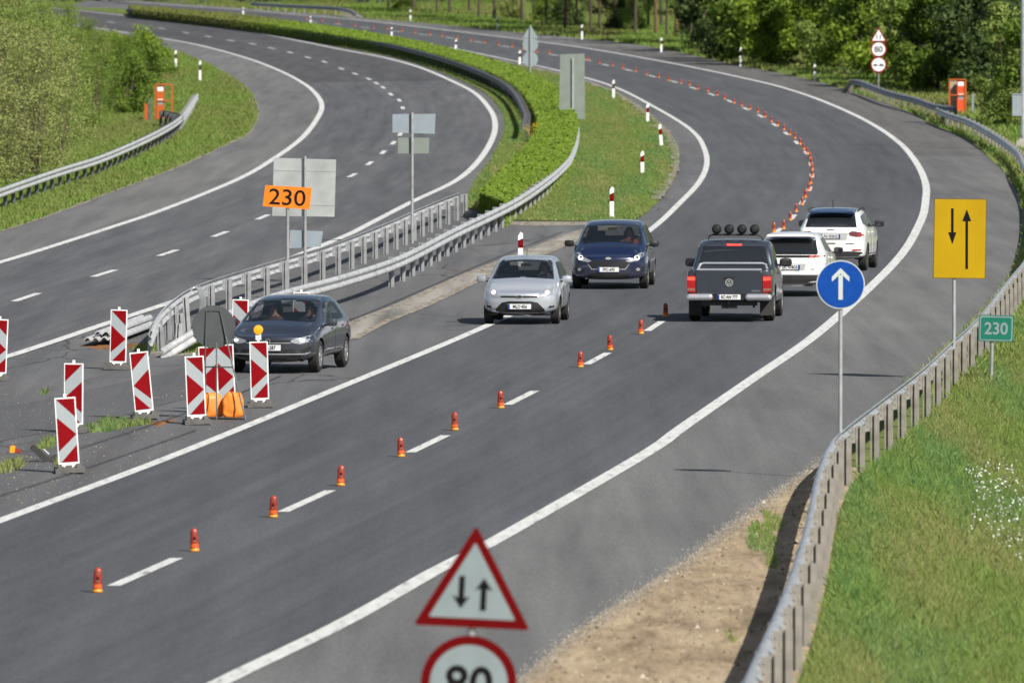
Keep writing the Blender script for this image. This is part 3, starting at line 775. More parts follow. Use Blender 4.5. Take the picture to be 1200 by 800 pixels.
def ordinal(n):
    if n <= 20: return ordw[n - 1]
    t, u = n // 10 * 10, n % 10
    return tens[t][:-1] + 'ieth' if u == 0 else tens[t] + '-' + ordw[u - 1]
order = sorted(range(len(trunks)), key=lambda i: -trunks[i][0])
for r, i in enumerate(order):
    px = trunks[i]
    tree('slender_tree', px, 15, 'tall_a' if i % 2 else 'tall_b', (OL, M_, D)[i % 3], 'slender bare-stemmed tree, %s from the thicket in the row beyond the road' % ordinal(r + 1), group='slender trees beyond the road', rz=i * 1.7, bark=(M_BARKR if px[0] in (769, 792, 662) else M_BARK))
for i, (px, h, lm, lb) in enumerate([((637, 27), 3.2, M_, 'round green shrub left of the reddish trunk beyond the road'), ((668, 33), 3.4, D, 'dark shrub between the trunks above the back of the three-plate sign'), ((752, 37), 3.0, OL, 'olive shrub among the slender trunks beyond the road'), ((606, 24), 3.0, BR, 'pale brownish shrub among the far slender trunks'), ((470, 12.5), 2.6, M_, 'green shrub at the end of the far guardrail beyond the road'), ((718, 36), 3.1, D, 'dark shrub beside the leftmost thick trunk'), ((815, 46), 3.6, D, 'dark shrub by the trunks next to the thicket')]):
    tree('shrub', px, h, 'bush_a', lm, lb, 'shrub', rz=i * 1.1)
for px, h, lb in [((935, 83), 1.5, 'pale reed clump left of the second delineator on the bend verge'), ((990, 92), 1.7, 'pale reed clump at the start of the far guardrail'), ((1190, 150), 2.6, 'leafy bush left of the grey mast')]:
    tree('reed_clump', px, h, 'weed' if h < 2 else 'bush_a', BR if h < 2 else OL, lb, 'plant')
scrub = [((-20, 218), 6.6, 'scrub_a', BR), ((14, 212), 6.6, 'scrub_b', BR), ((34, 206), 6.2, 'scrub_a', BR), ((60, 194), 5.6, 'scrub_b', BR), ((26, 196), 6.6, 'scrub_b', OL), ((48, 184), 6.0, 'scrub_a', OL), ((74, 172), 5.0, 'scrub_a', OL),
         ((106, 150), 3.9, 'scrub_b', M_), ((140, 133), 3.4, 'bush_a', M_), ((160, 113), 3.1, 'bush_a', M_), ((140, 120), 4.0, 'scrub_a', M_), ((104, 135), 4.8, 'scrub_b', OL), ((60, 150), 6.0, 'scrub_a', OL), ((16, 165), 6.8, 'scrub_b', OL),
         ((95, 105), 4.5, 'scrub_b', M_), ((40, 118), 6.0, 'scrub_a', OL), ((-12, 140), 7.5, 'scrub_a', BR), ((152, 98), 3.4, 'bush_a', B), ((176, 92), 2.8, 'bush_a', M_), ((70, 88), 5.0, 'scrub_b', OL), ((18, 95), 7, 'scrub_a', OL)]
slb = ['brown twiggy bush at the left edge behind the guardrail', 'tall brown bush second from the left edge behind the guardrail', 'brown bush with a bare dark stem behind the left guardrail', 'brownish bush low beside the grass left of the orange telephone', 'olive bush behind the tall brown bush at the left', 'olive bush behind the brown bush with the bare stem', 'olive bush left of the bright grass by the orange telephone',
       'green bush close left of the orange telephone', 'rounded green bush above the small orange post', 'green bush at the tip of the thicket nearest the left bend', 'mid green bush behind the one left of the telephone', 'olive bush in the middle of the left thicket', 'tall olive bush in the middle of the left thicket', 'tall olive bush deep at the left edge',
       'green bush at the upper middle of the left thicket', 'olive bush at the upper left of the left thicket', 'brown bush at the far left edge deep in the thicket', 'bright green bush at the upper right tip of the left thicket', 'low green bush beside the inner shoulder of the left bend', 'olive bush at the upper edge of the left thicket below the road', 'tall olive bush at the top left corner']
for i, ((px, h, st, lm), lb) in enumerate(zip(scrub, slb)): tree('scrub_bush', px, h, st, lm, lb, 'bush', rz=i * 2.3, sx=1.0, group='bushes of the left-hand thicket', bark=M_TWIG)
# far wood closing the view
V = []
cents = []
for x in np.arange(-80, 90, 2.2):
    for z in np.arange(0.5, 16, 2.0):
        y = 965 + random.uniform(-12, 30) + (x < -30) * 20
        cents.append((x + random.uniform(-1, 1), y, zr(y) + z, random.uniform(.7, 1.4)))
V = leaf_cloud(cents, 34, 2.0, .45)
o = bpy.data.objects.new('far_woodland', np_mesh('far_woodland', V, 4, [M_FAR])); COL.objects.link(o)
tag(o, 'grey-brown woodland closing the view far beyond the road', None, None, 'stuff')

# flat-topped hedge between the two guardrails of the central reserve
HT = .80
hl = [(549, 226), (566, 208), (586, 190), (606, 170), (617, 154), (620, 142), (617, 128), (605, 110), (583, 92), (533, 72), (467, 54), (400, 42.5), (340, 33), (280, 25), (220, 18), (150, 11)]
hr = [(592, 236), (622, 214), (652, 195), (667, 178), (674, 162), (676, 145), (670, 126), (655, 105), (623, 88), (567, 67.5), (517, 55), (450, 41.5), (400, 33.5), (340, 25), (280, 17.5), (220, 12), (150, 6.5)]
whl = resample(worldline(hl, h=HT, n=5), N=220); _t = np.gradient(whl, axis=0); _t /= np.linalg.norm(_t, axis=1)[:, None]; whl = whl + np.stack([_t[:, 1], -_t[:, 0]], 1) * .40; whr = resample(worldline(hr, h=HT, n=5), N=220)
core = MB(); 
for a, b in zip(whl, whr):
    for p, z in ((a, .0), (a + (b - a) * .04, HT - .12), (a + (b - a) * .5, HT - .08), (a + (b - a) * .96, HT - .12), (b, .0)): core.v.append((p[0], p[1], zr(p[1]) + z))
for i in range(219):
    for k in range(4): core.f.append((i * 5 + k, i * 5 + k + 1, i * 5 + k + 6, i * 5 + k + 5)); core.mi.append(0)
core.f += [(0, 1, 2, 3, 4)]; core.mi += [0]
hroot = empty('hedge', (0, 0, 0), 0, 'long flat-topped bright green hedge between the guardrails of the central reserve', 'hedge')
M_CORE = simple('hedge_inner', (.08, .12, .014), .95, var=.3, vscale=2)
core.build('branches', M_CORE, hroot)
n = 170000
ii = rng.uniform(0, 1, n) ** 1.25 * 218.9; i0 = ii.astype(int); fr = (ii - i0)[:, None]
A = whl[i0] * (1 - fr) + whl[i0 + 1] * fr; Bq = whr[i0] * (1 - fr) + whr[i0 + 1] * fr
t = rng.uniform(-.02, 1.02, n)
zz = HT + rng.normal(0, .03, n) + np.abs(rng.normal(0, .06, n)) * (rng.uniform(0, 1, n) < .06) + .018 * np.sin(A[:, 1] * 1.1) * np.sin(t * 9) + .03 * np.sin(A[:, 1] * .23 + 2 * t) * np.sin(A[:, 1] * .61)
sd = rng.uniform(0, 1, n)
lft = sd < .18; rgt = sd > .86; nearend = (sd > .18) & (sd < .21)
t[lft] = rng.normal(0, .012, lft.sum()); t[rgt] = rng.normal(1, .012, rgt.sum())
side = lft | rgt; zz[side] = rng.uniform(0.02, HT, side.sum())
P = A + (Bq - A) * t[:, None]
P[nearend, 0] = rng.uniform(whl[0][0], whr[0][0], nearend.sum()); P[nearend, 1] = whl[0][1] + (P[nearend, 0] - whl[0][0]) / (whr[0][0] - whl[0][0]) * (whr[0][1] - whl[0][1]) + rng.normal(0, .12, nearend.sum()); zz[nearend] = rng.uniform(0, HT + .04, nearend.sum())
P3 = np.c_[P, np.array([zr(y) for y in P[:, 1]]) + zz]
nr = rng.normal(0, .5, (n, 3)) + np.array((.15, -.25, 1.0)); nr[lft] += (-1, 0, 0); nr[rgt] += (1, 0, 0); nr[nearend] += (0, -1.2, -.5)
nr /= np.linalg.norm(nr, axis=1)[:, None]
a = np.cross(nr, rng.normal(0, 1, (n, 3))); a /= np.linalg.norm(a, axis=1)[:, None]; b = np.cross(nr, a)
s = (.052 * rng.uniform(.6, 1.3, n) * (1 + P[:, 1] / 900))[:, None]
V = np.empty((n, 4, 3)); V[:, 0] = P3 - a * s; V[:, 1] = P3 + b * s * .6; V[:, 2] = P3 + a * s; V[:, 3] = P3 - b * s * .6
ydry = G(395, 38).y
dry = (P[:, 1] + rng.normal(0, 12, n) > ydry).astype(int)
o = bpy.data.objects.new('foliage', np_mesh('foliage', V.reshape(-1, 3), 4, [M_HEDGE, M_HEDGEDRY], dry)); COL.objects.link(o); o.parent = hroot
# yellow flowering plant beside the hedge
g = G(625, 172)
yr = empty('flowering_plant', g, 0, 'yellow flowering plant at the foot of the hedge', 'plant')
Vg = leaf_cloud([(0, 0, .25, 1), (.1, .2, .4, .8), (-.15, 0, .3, .9)], 120, .32, .05); Vy = leaf_cloud([(0, 0, .75, 1), (.25, .1, .7, .9), (-.3, .1, .82, 1), (.1, 0, .95, .8), (-.1, 0, .55, .8), (.3, 0, .5, .6)], 45, .24, .028)
stm = MB()
for k in range(14):
    q = Vector((random.gauss(0, .2), random.gauss(0, .15), random.uniform(.5, .9))); stm.tube([(q.x * .2, q.y * .2, 0), q], [.012, .005], 5)
stm.build('stem', M_TWIG, yr)
for nm, vv, mm in (('leaves', Vg, M_GRASS), ('blossom', Vy, M_YELLOW_FL)):
    o = bpy.data.objects.new(nm, np_mesh(nm, vv, 4, [mm])); COL.objects.link(o); o.parent = yr
# ------------------------------------------------------------------ guardrails
WPROF = [(0.0, .155), (.03, .150), (.075, .105), (.078, .070), (.03, .022), (.012, .0), (.03, -.022), (.078, -.070), (.075, -.105), (.03, -.150), (0.0, -.155)]
def beam(name, P3, face, mat, parent=None, th=.012):
    """W-shaped beam swept along 3D points (centre line), bulging to `face` (+1 right of travel, -1 left)"""
    P3 = np.array(P3); T = np.gradient(P3[:, :2], axis=0); T /= np.linalg.norm(T, axis=1)[:, None]
    Nn = np.stack([T[:, 1], -T[:, 0]], 1) * face
    prof = WPROF + [(a - th, z * .99) for a, z in reversed(WPROF)]
    mb = MB(); k = len(prof)
    for p, q in zip(P3, Nn):
        for a, z in prof: mb.v.append((p[0] + q[0] * a, p[1] + q[1] * a, p[2] + z))
    for i in range(len(P3) - 1):
        for j in range(k): mb.f.append((i * k + j, i * k + (j + 1) % k, (i + 1) * k + (j + 1) % k, (i + 1) * k + j)); mb.mi.append(0)
    mb.f += [tuple(range(k)), tuple((len(P3) - 1) * k + j for j in reversed(range(k)))]; mb.mi += [0, 0]
    # overlapped joints with bolt heads, every fourth metre or so
    st = 3
    for i in range(2, len(P3) - 2, st):
        for w0 in (-.11, .11):
            p = P3[i] + np.array((T[i][0], T[i][1], 0)) * w0; q = Nn[i]
            for z in (.088, -.088):
                c0 = np.array((p[0] + q[0] * .082, p[1] + q[1] * .082, p[2] + z)); mb.box(c0, (.026, .026, .026), 0)
        a_, b_ = P3[i] - np.array((T[i][0], T[i][1], 0)) * .16, P3[i] + np.array((T[i][0], T[i][1], 0)) * .16
        o0 = len(mb.v)
        for p in (a_, b_):
            for a, z in WPROF: mb.v.append((p[0] + Nn[i][0] * (a + .006), p[1] + Nn[i][1] * (a + .006), p[2] + z * 1.01))
        m_ = len(WPROF)
        for j in range(m_ - 1): mb.f.append((o0 + j, o0 + j + 1, o0 + m_ + j + 1, o0 + m_ + j)); mb.mi.append(0)
    o = mb.build(name, mat, parent); smooth_mesh(o.data, 22); return o
_pm = {}
def post_mesh(key, mat, h, w=.14, d=.07, t=.012):
    if key not in _pm:
        mb = MB()
        for a0, a1 in ((-w / 2, -w / 2 + .026), (-w / 2 + .060, w / 2)): mb.box(((a0 + a1) / 2, 0, h / 2 - .1), (a1 - a0, t, h + .2))
        for x_ in (-w / 2 + t / 2, w / 2 - t / 2): mb.box((x_, d / 2 + t / 2, h / 2 - .1), (t, d - .002, h + .2))
        mb.box((-w / 2 + .043, .052, h / 2 - .1), (.034, t, h + .2)); mb.box((-w / 2 + .066, .03, h / 2 - .1), (.011, .044, h + .2))
        o = mb.build('post', mat); _pm[key] = o.data; bpy.data.objects.remove(o)
    return _pm[key]
def spacer_mesh(key, mat):
    if key not in _pm:
        mb = MB(); mb.box((0, 0, 0), (.075, .012, .25)); mb.box((-.032, .05, 0), (.011, .088, .25)); mb.box((.032, .05, 0), (.011, .088, .25)); mb.box((0, -.012, -.04), (.022, .012, .022)); mb.box((0, -.012, .06), (.022, .012, .022))
        o = mb.build('spacer_block', mat); _pm[key] = o.data; bpy.data.objects.remove(o)
    return _pm[key]
def guardrail(W3, face, label, beam_mat, post_mat, pitch=4.0, post_side=-1, post_h=.745, gap=.24, group=None, y_max=1e9, name='guardrail', y_min=-1e9, first=0.0):
    """W3: centre line of the beam (x, y, z); posts stand on the other side"""
    base = W3[len(W3) // 2]
    root = empty(name, (0, 0, 0), 0, label, 'guardrail', group)
    P = resample(np.array(W3), 1.5)
    beam('rail_beam', P, face, beam_mat, root)
    Q = resample(np.array(W3), pitch / 8)
    T = np.gradient(Q[:, :2], axis=0); T /= np.linalg.norm(T, axis=1)[:, None]
    for i in range(4 + int(first * 8 / pitch), len(Q), 8):
        x, y, z = Q[i]
        if not (y_min < y < y_max): continue
        nx, ny = T[i][1] * -face, -T[i][0] * -face
        rz = math.atan2(T[i][1], T[i][0]) - math.pi / 2
        ph = min(post_h, z - zr(y) + .02 + .0)
        po = bpy.data.objects.new('post', post_mesh(('p', post_mat.name, round(post_h, 2)), post_mat, post_h)); COL.objects.link(po)
        po.parent = root; po.location = (x + nx * gap, y + ny * gap, zr(y) + (z - zr(y) - .61)); po.rotation_euler = (0, 0, rz)
        if gap > .14:
            sp = bpy.data.objects.new('spacer_block', spacer_mesh(('s', post_mat.name), post_mat)); COL.objects.link(sp)
            sp.parent = po; sp.location = (face * -.0 - .115 if face < 0 else .115, .0, .60)
    return root
def rail3(px, h=.61, n=5, near=0, far=0):
    """px: top edge of the beam; returns its centre line"""
    out = []
    for p in catmull([(q[0], q[1], q[2] if len(q) > 2 else .765) for q in px], n):
        g = G(p[0], p[1], p[2]); out.append((g.x, g.y, g.z - .155))
    if near:
        a, b = np.array(out[0]), np.array(out[6]); d = a - b; d[2] = 0; d /= np.linalg.norm(d); out.insert(0, tuple(a + d * near))
    return out
guardrail(rail3(RAIL_NEAR, near=25), -1, 'long weathered guardrail with brown posts along the right shoulder, behind the blue arrow sign', M_GALV, M_POST, 4.0, gap=.15)
guardrail(rail3([(992, 104, .1), (994, 98, .5), (998, 93), (1010, 95), (1040, 106), (1072, 114), (1096, 122), (1118, 124.5)]), 1, 'far guardrail with a turned-down start below the three-plate sign', M_GALVB, M_POST, 4.0, gap=.2)
guardrail(rail3([(188, 409, .18), (205, 398, .3), (226, 385, .52), (262, 366, .70), (307, 348), (350, 335), (400, 322), (467, 300), (533, 267), (600, 235), (640, 209), (663, 189), (671, 176), (676, 160), (677, 148)]), 1, 'bright double-wave guardrail right of the hedge, its near end bent down to the ground', M_GALVW, M_POSTG, 4.4, gap=.16, y_min=246)
guardrail(rail3([(171, 412, .12), (176, 395, .45), (182, 377, .68), (195, 359), (218, 341), (240, 331), (267, 322), (320, 306), (383, 288), (447, 264), (500, 241), (538, 226)]), -1, 'guardrail seen from behind along the left carriageway, tall posts toward the camera', M_GALVW, M_POSTG, 4.6, gap=.24, y_min=222)
dark = [(616, 145), (618, 134), (615, 126), (605, 108), (583, 91), (533, 71), (467, 53), (400, 41.5), (340, 32), (280, 24), (220, 17), (150, 10.5)]
_d = np.array(rail3(dark)); _t = np.gradient(_d[:, :2], axis=0); _t /= np.linalg.norm(_t, axis=1)[:, None]; _d[:, :2] -= np.stack([_t[:, 1], -_t[:, 0]], 1) * .12
guardrail([tuple(q) for q in _d], -1, 'dark weathered guardrail along the left side of the hedge', M_GALVD, M_GALVD, 4.0, gap=.2, y_max=760)
guardrail(rail3([(-60, 243), (0, 221), (67, 198), (117, 182.5), (167, 161.5), (200, 144.5), (213, 135)]), 1, 'pale guardrail at the left edge below the brown bushes', M_GALVW, M_GALVD, 4.0, gap=.16)
guardrail(rail3([(214, 135), (219, 128), (225, 119), (231, 110)]), 1, 'short pale guardrail piece rising from the end of the left rail', M_GALVW, M_POSTG, 4.0, gap=.16)
guardrail(rail3([(213, 135.5), (206, 132.5), (198, 130.5), (189, 129)]), 1, 'short dark guardrail piece leading to the left orange telephone', M_GALVD, M_GALVD, 2.0, gap=.16)
guardrail(rail3([(426, 21, .1), (418, 16, .5), (410, 11.5), (396, 8.5), (370, 7), (340, 5.5), (294, 2.8)]), -1, 'distant guardrail with a turned-down end beyond the far road', M_GALVB, M_POST, 4.0, gap=.2)
# bent bracket at the near end of the central rails
g = G(231, 385)
root = empty('bent_rail_end', g, 0, 'bent vertical rail piece at the broken end of the central guardrails', 'rail end')
pts = [(-.10, 0, .85), (-.02, 0, .92), (.08, .05, .86), (.13, .1, .62), (.12, .15, .40), (.04, .2, .16), (-.06, .25, .05)]
mb = MB(); 
cp = [Vector(p) for p in catmull(pts, 4)]
for i, p in enumerate(cp):
    mb.v += [tuple(p + Vector((-.05, -.05, 0))), tuple(p + Vector((.05, .35, 0)))]
for i in range(len(cp) - 1): mb.f.append((2 * i, 2 * i + 1, 2 * i + 3, 2 * i + 2)); mb.mi.append(0)
o = mb.build('plate', M_GALV, root); 
md = o.modifiers.new('thick', 'SOLIDIFY'); md.thickness = .03
# stub posts among the broken ends
for i, (px, h) in enumerate([((184, 407), .62), ((189, 411), .5), ((197, 398), .7), ((206, 392), .62), ((213, 397), .55), ((220, 388), .75), ((209, 404), .45)]):
    g = G(*px); o = bpy.data.objects.new('stub_post', post_mesh(('stub%d' % i, M_POSTG.name), M_POSTG, h, w=.14)); COL.objects.link(o); o.location = g; o.rotation_euler = (R(random.uniform(-4, 4)), R(random.uniform(-4, 4)), random.uniform(-.3, .3))
    tag(o, ['stub post nearest the slanted white rail end', 'lowest stub post at the tip of the broken rail', 'stub post behind the tip of the broken rail', 'leaning stub post in the middle of the broken rail end', 'stub post close to the round sign back', 'tallest stub post beside the bent rail piece', 'shortest stub post between the rail ends'][i], 'post', 'stub posts at the broken rail end')
# pile of spare beams
for i, (dx, dz, rl) in enumerate([(-.16, .10, 0), (.16, .10, 0), (0, .21, 0)]):
    a = G(116 + i * 1, 406); b = G(170, 386)
    P = [(a.x + (b.x - a.x) * t + dx, a.y + (b.y - a.y) * t + .3 * i, zr(a.y) + dz + .02) for t in np.linspace(0, 1, 6)]
    Pn = np.array(P); d = Pn[-1] - Pn[0]; d[2] = 0; d /= np.linalg.norm(d); nx = np.array((d[1], -d[0], 0))
    prof = [(z, a_) for a_, z in WPROF] + [(z * .98, a_ - .02) for a_, z in reversed(WPROF)]
    mb = MB(); k = len(prof)
    for p in Pn:
        for u, w in prof: q = p + nx * u; mb.v.append((q[0], q[1], q[2] + w))
    for q in range(len(Pn) - 1):
        for j in range(k): mb.f.append((q * k + j, q * k + (j + 1) % k, (q + 1) * k + (j + 1) % k, (q + 1) * k + j)); mb.mi.append(0)
    mb.f += [tuple(range(k)), tuple((len(Pn) - 1) * k + j for j in reversed(range(k)))]; mb.mi += [0, 0]
    o = mb.build('spare_beam', M_GALVW); tag(o, ['left lower beam of the small pile on the rusty ground', 'right lower beam of the small pile on the rusty ground', 'topmost beam of the small pile on the rusty ground'][i], 'steel beam', 'spare beams piled on the crossing')

# ------------------------------------------------------------------ orange lane lamps
def make_lamp():
    r = empty('lane_marker', (0, 0, 0))
    mb = MB(); mb.lathe([(.062, 0), (.068, .010), (.066, .022), (.057, .032), (.053, .05)], 14); o = mb.build('base', M_LAMPY, r, True); o.scale = (1, .8, 1)
    mb = MB(); pr = [(.056, .058, .05), (.055, .052, .10), (.052, .047, .18), (.050, .042, .255), (.040, .034, .292), (.020, .018, .308)]
    vs = []; sg = 14
    for rx, ry, z in pr:
        for k in range(sg):
            a = 2 * math.pi * k / sg; c, s_ = math.cos(a), math.sin(a)
            e = .6; vs.append((rx * math.copysign(abs(c) ** e, c), ry * math.copysign(abs(s_) ** e, s_), z))
    fs = [(i * sg + k, i * sg + (k + 1) % sg, (i + 1) * sg + (k + 1) % sg, (i + 1) * sg + k) for i in range(len(pr) - 1) for k in range(sg)]
    fs += [tuple((len(pr) - 1) * sg + k for k in range(sg))]
    mb.add(vs, fs, 0)
    o = mb.build('body', [M_LAMPR, M_LAMPO], r, True)
    for p in o.data.polygons:
        if p.center.z < .105: p.material_index = 1
    for z, hh, w, mt in ((.235, .035, .05, M_REFL), (.175, .035, .05, M_BLACK), (.135, .03, .05, M_REFL)):
        mb = MB()
        y = -(.072 - .13 * (z - .03)) if False else -(.052 - (z - .12) * .10)
        mb.box((0, y, z), (w * .75 * (1 - z), .012, hh)); mb.build('reflector', mt, r)
    return r
LAMPS = [(114, 695), (228, 647), (320, 607), (399, 570), (470, 536), (533, 505), (587, 479), (680, 431), (715, 411), (751, 392), (780, 372), (907, 273), (918.4, 269), (926, 259), (933, 249), (940, 241), (943.6, 232), (948, 224), (950, 216), (951.5, 208), (952, 200), (950.5, 194), (949.5, 187), (946, 181), (942, 176), (937.6, 170), (931.6, 163), (925.6, 159), (918.6, 153), (911.6, 148), (904, 143.6), (896.5, 138), (888, 132.5), (879, 129), (869, 125), (860.5, 121.7), (849, 116.7), (840.5, 112.5), (829.7, 108.3), (818, 105.3), (808, 100.8), (798, 98.7), (783, 95), (772, 91.7), (757.5, 88.3), (745, 85), (730, 81), (718, 78), (702.5, 75), (689, 71.5), (643.7, 63.5), (629.6, 62), (613, 58.5), (600, 55.5), (584, 53.5), (568, 51), (551.6, 48.5), (536, 46), (518, 43.5), (504, 41.5), (486.6, 39.3), (471.4, 37), (454, 35), (438, 34), (416, 31.3), (397, 28.5), (378, 25.8), (359, 23.5)]
lamp0 = make_lamp()
for i, px in enumerate(LAMPS):
    o = lamp0 if i == 0 else copy_tree(lamp0)
    o.location = G(*px); o.location.z += .02; o.rotation_euler = (R(random.uniform(-3, 3)), R(random.uniform(-3, 3)), R(random.uniform(-12, 12)))
    if i > 11: o.scale = (.9, .9, .9)
    tag(o, 'orange lane marker with yellow foot, %s from the camera along the lane dashes' % ordinal(i + 1), 'lane marker', 'orange markers along the lane dashes')

# ------------------------------------------------------------------ red and white chevron panels
def make_chevron(flip=False, lamp=False):
    r = empty('chevron_panel', (0, 0, 0))
    w, h, z0 = .145, 1.02, .13
    sx = -1 if flip else 1
    mb = MB(); mb.prism([(-w - .02, z0 - .02), (w + .02, z0 - .02), (w + .02, z0 + h + .02), (-w - .02, z0 + h + .02)], -.012, .028); mb.build('frame', M_WHITE, r)
    mb = MB(); mb.prism([(-w, z0 + .03), (w, z0 + .03), (w, z0 + h), (-w, z0 + h)], -.016, -.0125); mb.build('panel', M_WHITEREFL, r)
    mb = MB()
    for poly in ([(-w, z0 + h), (w, z0 + h), (w, z0 + h - .29)], [(-w, z0 + .73), (w, z0 + .46), (-w, z0 + .20)], [(w, z0 + .30), (w, z0 + .03), (-w + .03, z0 + .03)]):
        mb.prism([(sx * x, z) for x, z in poly], -.0195, -.0165)
    mb.build('red_stripe', M_RED, r)
    mb = MB(); mb.box((0, .008, z0 + h + .045), (.045, .03, .06)); mb.prism([(-.13, z0 - .022), (.13, z0 - .022), (.05, z0 - .06), (-.05, z0 - .06)], -.008, .02); mb.build('handle', M_WHITE, r)
    mb = MB()
    mb.box((0, .02, .035), (.46, .75, .07)); mb.box((-.15, .02, .10), (.07, .3, .06)); mb.box((.15, .02, .10), (.07, .3, .06)); mb.box((0, .02, .09), (.09, .12, .04))
    mb.build('foot', M_FOOT, r)
    if lamp:
        mb = MB(); mb.box((0, .01, z0 + h + .10), (.10, .06, .10)); mb.build('lamp_holder', M_WHITE, r)
        mb = MB(); mb.lathe([(.02, -.06), (.08, -.05), (.09, -.02), (.09, .02), (.08, .05), (.02, .06)], 20, 'y', (0, .01, z0 + h + .23)); mb.build('warning_lamp', M_AMBER, r, True)
    return r
CH = [((81.5, 554), 0, -3.5, 'chevron panel pointing right, nearest the camera and beside the black debris'),
      ((86, 507), 1, .5, 'chevron panel pointing left, standing behind the nearest one'),
      ((170, 491), 1, -5.5, 'chevron panel leaning to the right, alone between two groups'),
      ((138, 433), 0, 1.5, 'chevron panel pointing right, in front of the beam pile'),
      ((231, 497), 0, -2.5, 'chevron panel pointing right, left of the orange sandbags'),
      ((305, 477), 0, -1.5, 'chevron panel with an amber warning lamp, before the grey car'),
      ((266, 481), 0, -2.5, 'chevron panel pointing right, behind the round sign and bags'),
      ((246, 484), 1, -2, 'chevron panel pointing left, mostly hidden behind the round sign'),
      ((-3, 446), 0, 2.5, 'chevron panel cut off by the left edge'),
      ((281, 419), 0, 1, 'chevron panel behind the left fender of the grey car'),
      ((352, 409), 0, 1, 'chevron panel hidden by the grey car but for its top')]
protoc = {}
for px, fl, lean, lb in CH:
    key = (fl, 'lamp' in lb)
    if key not in protoc: o = protoc[key] = make_chevron(fl, key[1])
    else: o = copy_tree(protoc[key])
    o.location = G(*px); o.location.z += .015; o.rotation_euler = (0, R(lean), R(random.uniform(-9, 9)))
    tag(o, lb, 'chevron panel', 'red and white chevron panels on the crossing')

# round sign back on a folding stand, with two sandbags
g = G(258, 491)
st = empty('round_sign', g, 0, 'round grey sign seen from behind on a folding stand', 'sign')
mb = MB(); mb.lathe([(.0, -.012), (.375, -.012), (.38, 0), (.375, .012), (0, .012)], 40, 'y', (-.11, .02, 1.62)); mb.build('plate', M_SIGNDARK, st)
mb = MB()
tp = [(-.26, -.03, 0), (-.26, -.02, 1.25), (-.24, 0, 1.9), (0, 0, 1.9), (.10, -.02, 1.45), (.46, -.5, 0)]
mb.tube(tp, .014, 8); mb.tube([(-.27, -.03, .92), (.24, -.2, .92)], .013, 8); mb.tube([(-.05, -.45, 0), (-.06, -.08, 1.35)], .013, 8)
mb.tube([(-.26, -.03, .03), (.45, -.5, .03)], .016, 8); mb.build('stand', M_SIGNDARK, st)
def bag(name, w, h, d, seed):
    bm = bmesh.new(); bmesh.ops.create_icosphere(bm, subdivisions=4, radius=1)
    rnd = random.Random(seed); ph = [rnd.uniform(0, 6) for _ in range(6)]
    for v in bm.verts:
        x, y, z = v.co
        e = .45
        f = lambda t: math.copysign(abs(t) ** e, t)
        x, y, z = f(x) * .78, f(y) * .72, f(z) * .8
        r_ = 1 + .06 * math.sin(7 * x + ph[0] + 2 * z) + .05 * math.sin(9 * z + 4 * x + ph[1]) + .04 * math.sin(13 * (x - z) + ph[2])
        pin = 1 - .22 * max(0, z) ** 2
        v.co = (x * w / 2 * 1.2 * pin * (1 + .04 * math.sin(9 * z)), y * d / 2 * 1.2 * r_ * (1 - .35 * max(0, z)), (z + .8) * h / 1.6 * (1 + .03 * math.sin(8 * x + ph[3])))
    me = bpy.data.meshes.new(name); bm.to_mesh(me); bm.free(); me.materials.append(M_BAG); smooth_mesh(me, 180)
    o = bpy.data.objects.new(name, me); COL.objects.link(o); return o
b1 = bag('sandbag', .40, .46, .3, 3); b1.location = g + Vector((.23, -.10, .02)); tag(b1, 'right-hand bright orange sandbag under the round sign', 'sandbag', 'orange sandbags')
b2 = bag('sandbag', .40, .44, .3, 5); b2.location = g + Vector((-.14, .05, .02)); b2.rotation_euler = (0, 0, .3); tag(b2, 'left-hand shaded orange sandbag under the round sign', 'sandbag', 'orange sandbags')
# broken lamp and broken foot on the crossing
g = G(14, 530); r = empty('broken_lamp', g, .2, 'broken yellow and red lamp piece lying on the pavement at the left edge', 'debris')
mb = MB(); mb.prism([(-.06, 0), (.05, 0), (.07, .14), (.02, .16), (-.05, .13)], -.05, .05); mb.build('shell', M_LAMPY, r)
mb = MB(); mb.prism([(.055, .02), (.20, 0), (.22, .03), (.07, .11)], -.03, .04); mb.build('red_lens', M_LAMPR, r); r.scale = (.75, .75, .75)
g = G(52, 541); r = empty('plastic_debris', g, .1, 'broken black plastic foot lying beside the nearest chevron panel', 'debris')
mb = MB()
mb.box((-.06, .02, .12), (.36, .22, .10), rot=Matrix.Rotation(R(42), 3, 'Y')); mb.box((.17, 0, .05), (.10, .22, .09), rot=Matrix.Rotation(R(-38), 3, 'Y')); mb.box((.27, 0, .06), (.12, .20, .08), rot=Matrix.Rotation(R(25), 3, 'Y')); mb.box((-.17, .02, .23), (.05, .2, .07), rot=Matrix.Rotation(R(-30), 3, 'Y'))
mb.build('broken_base', M_RUBBER, r)
mb = MB(); mb.box((.03, -.0, .17), (.12, .1, .012), rot=Matrix.Rotation(R(42), 3, 'Y')); mb.build('sticker', M_WHITE, r)

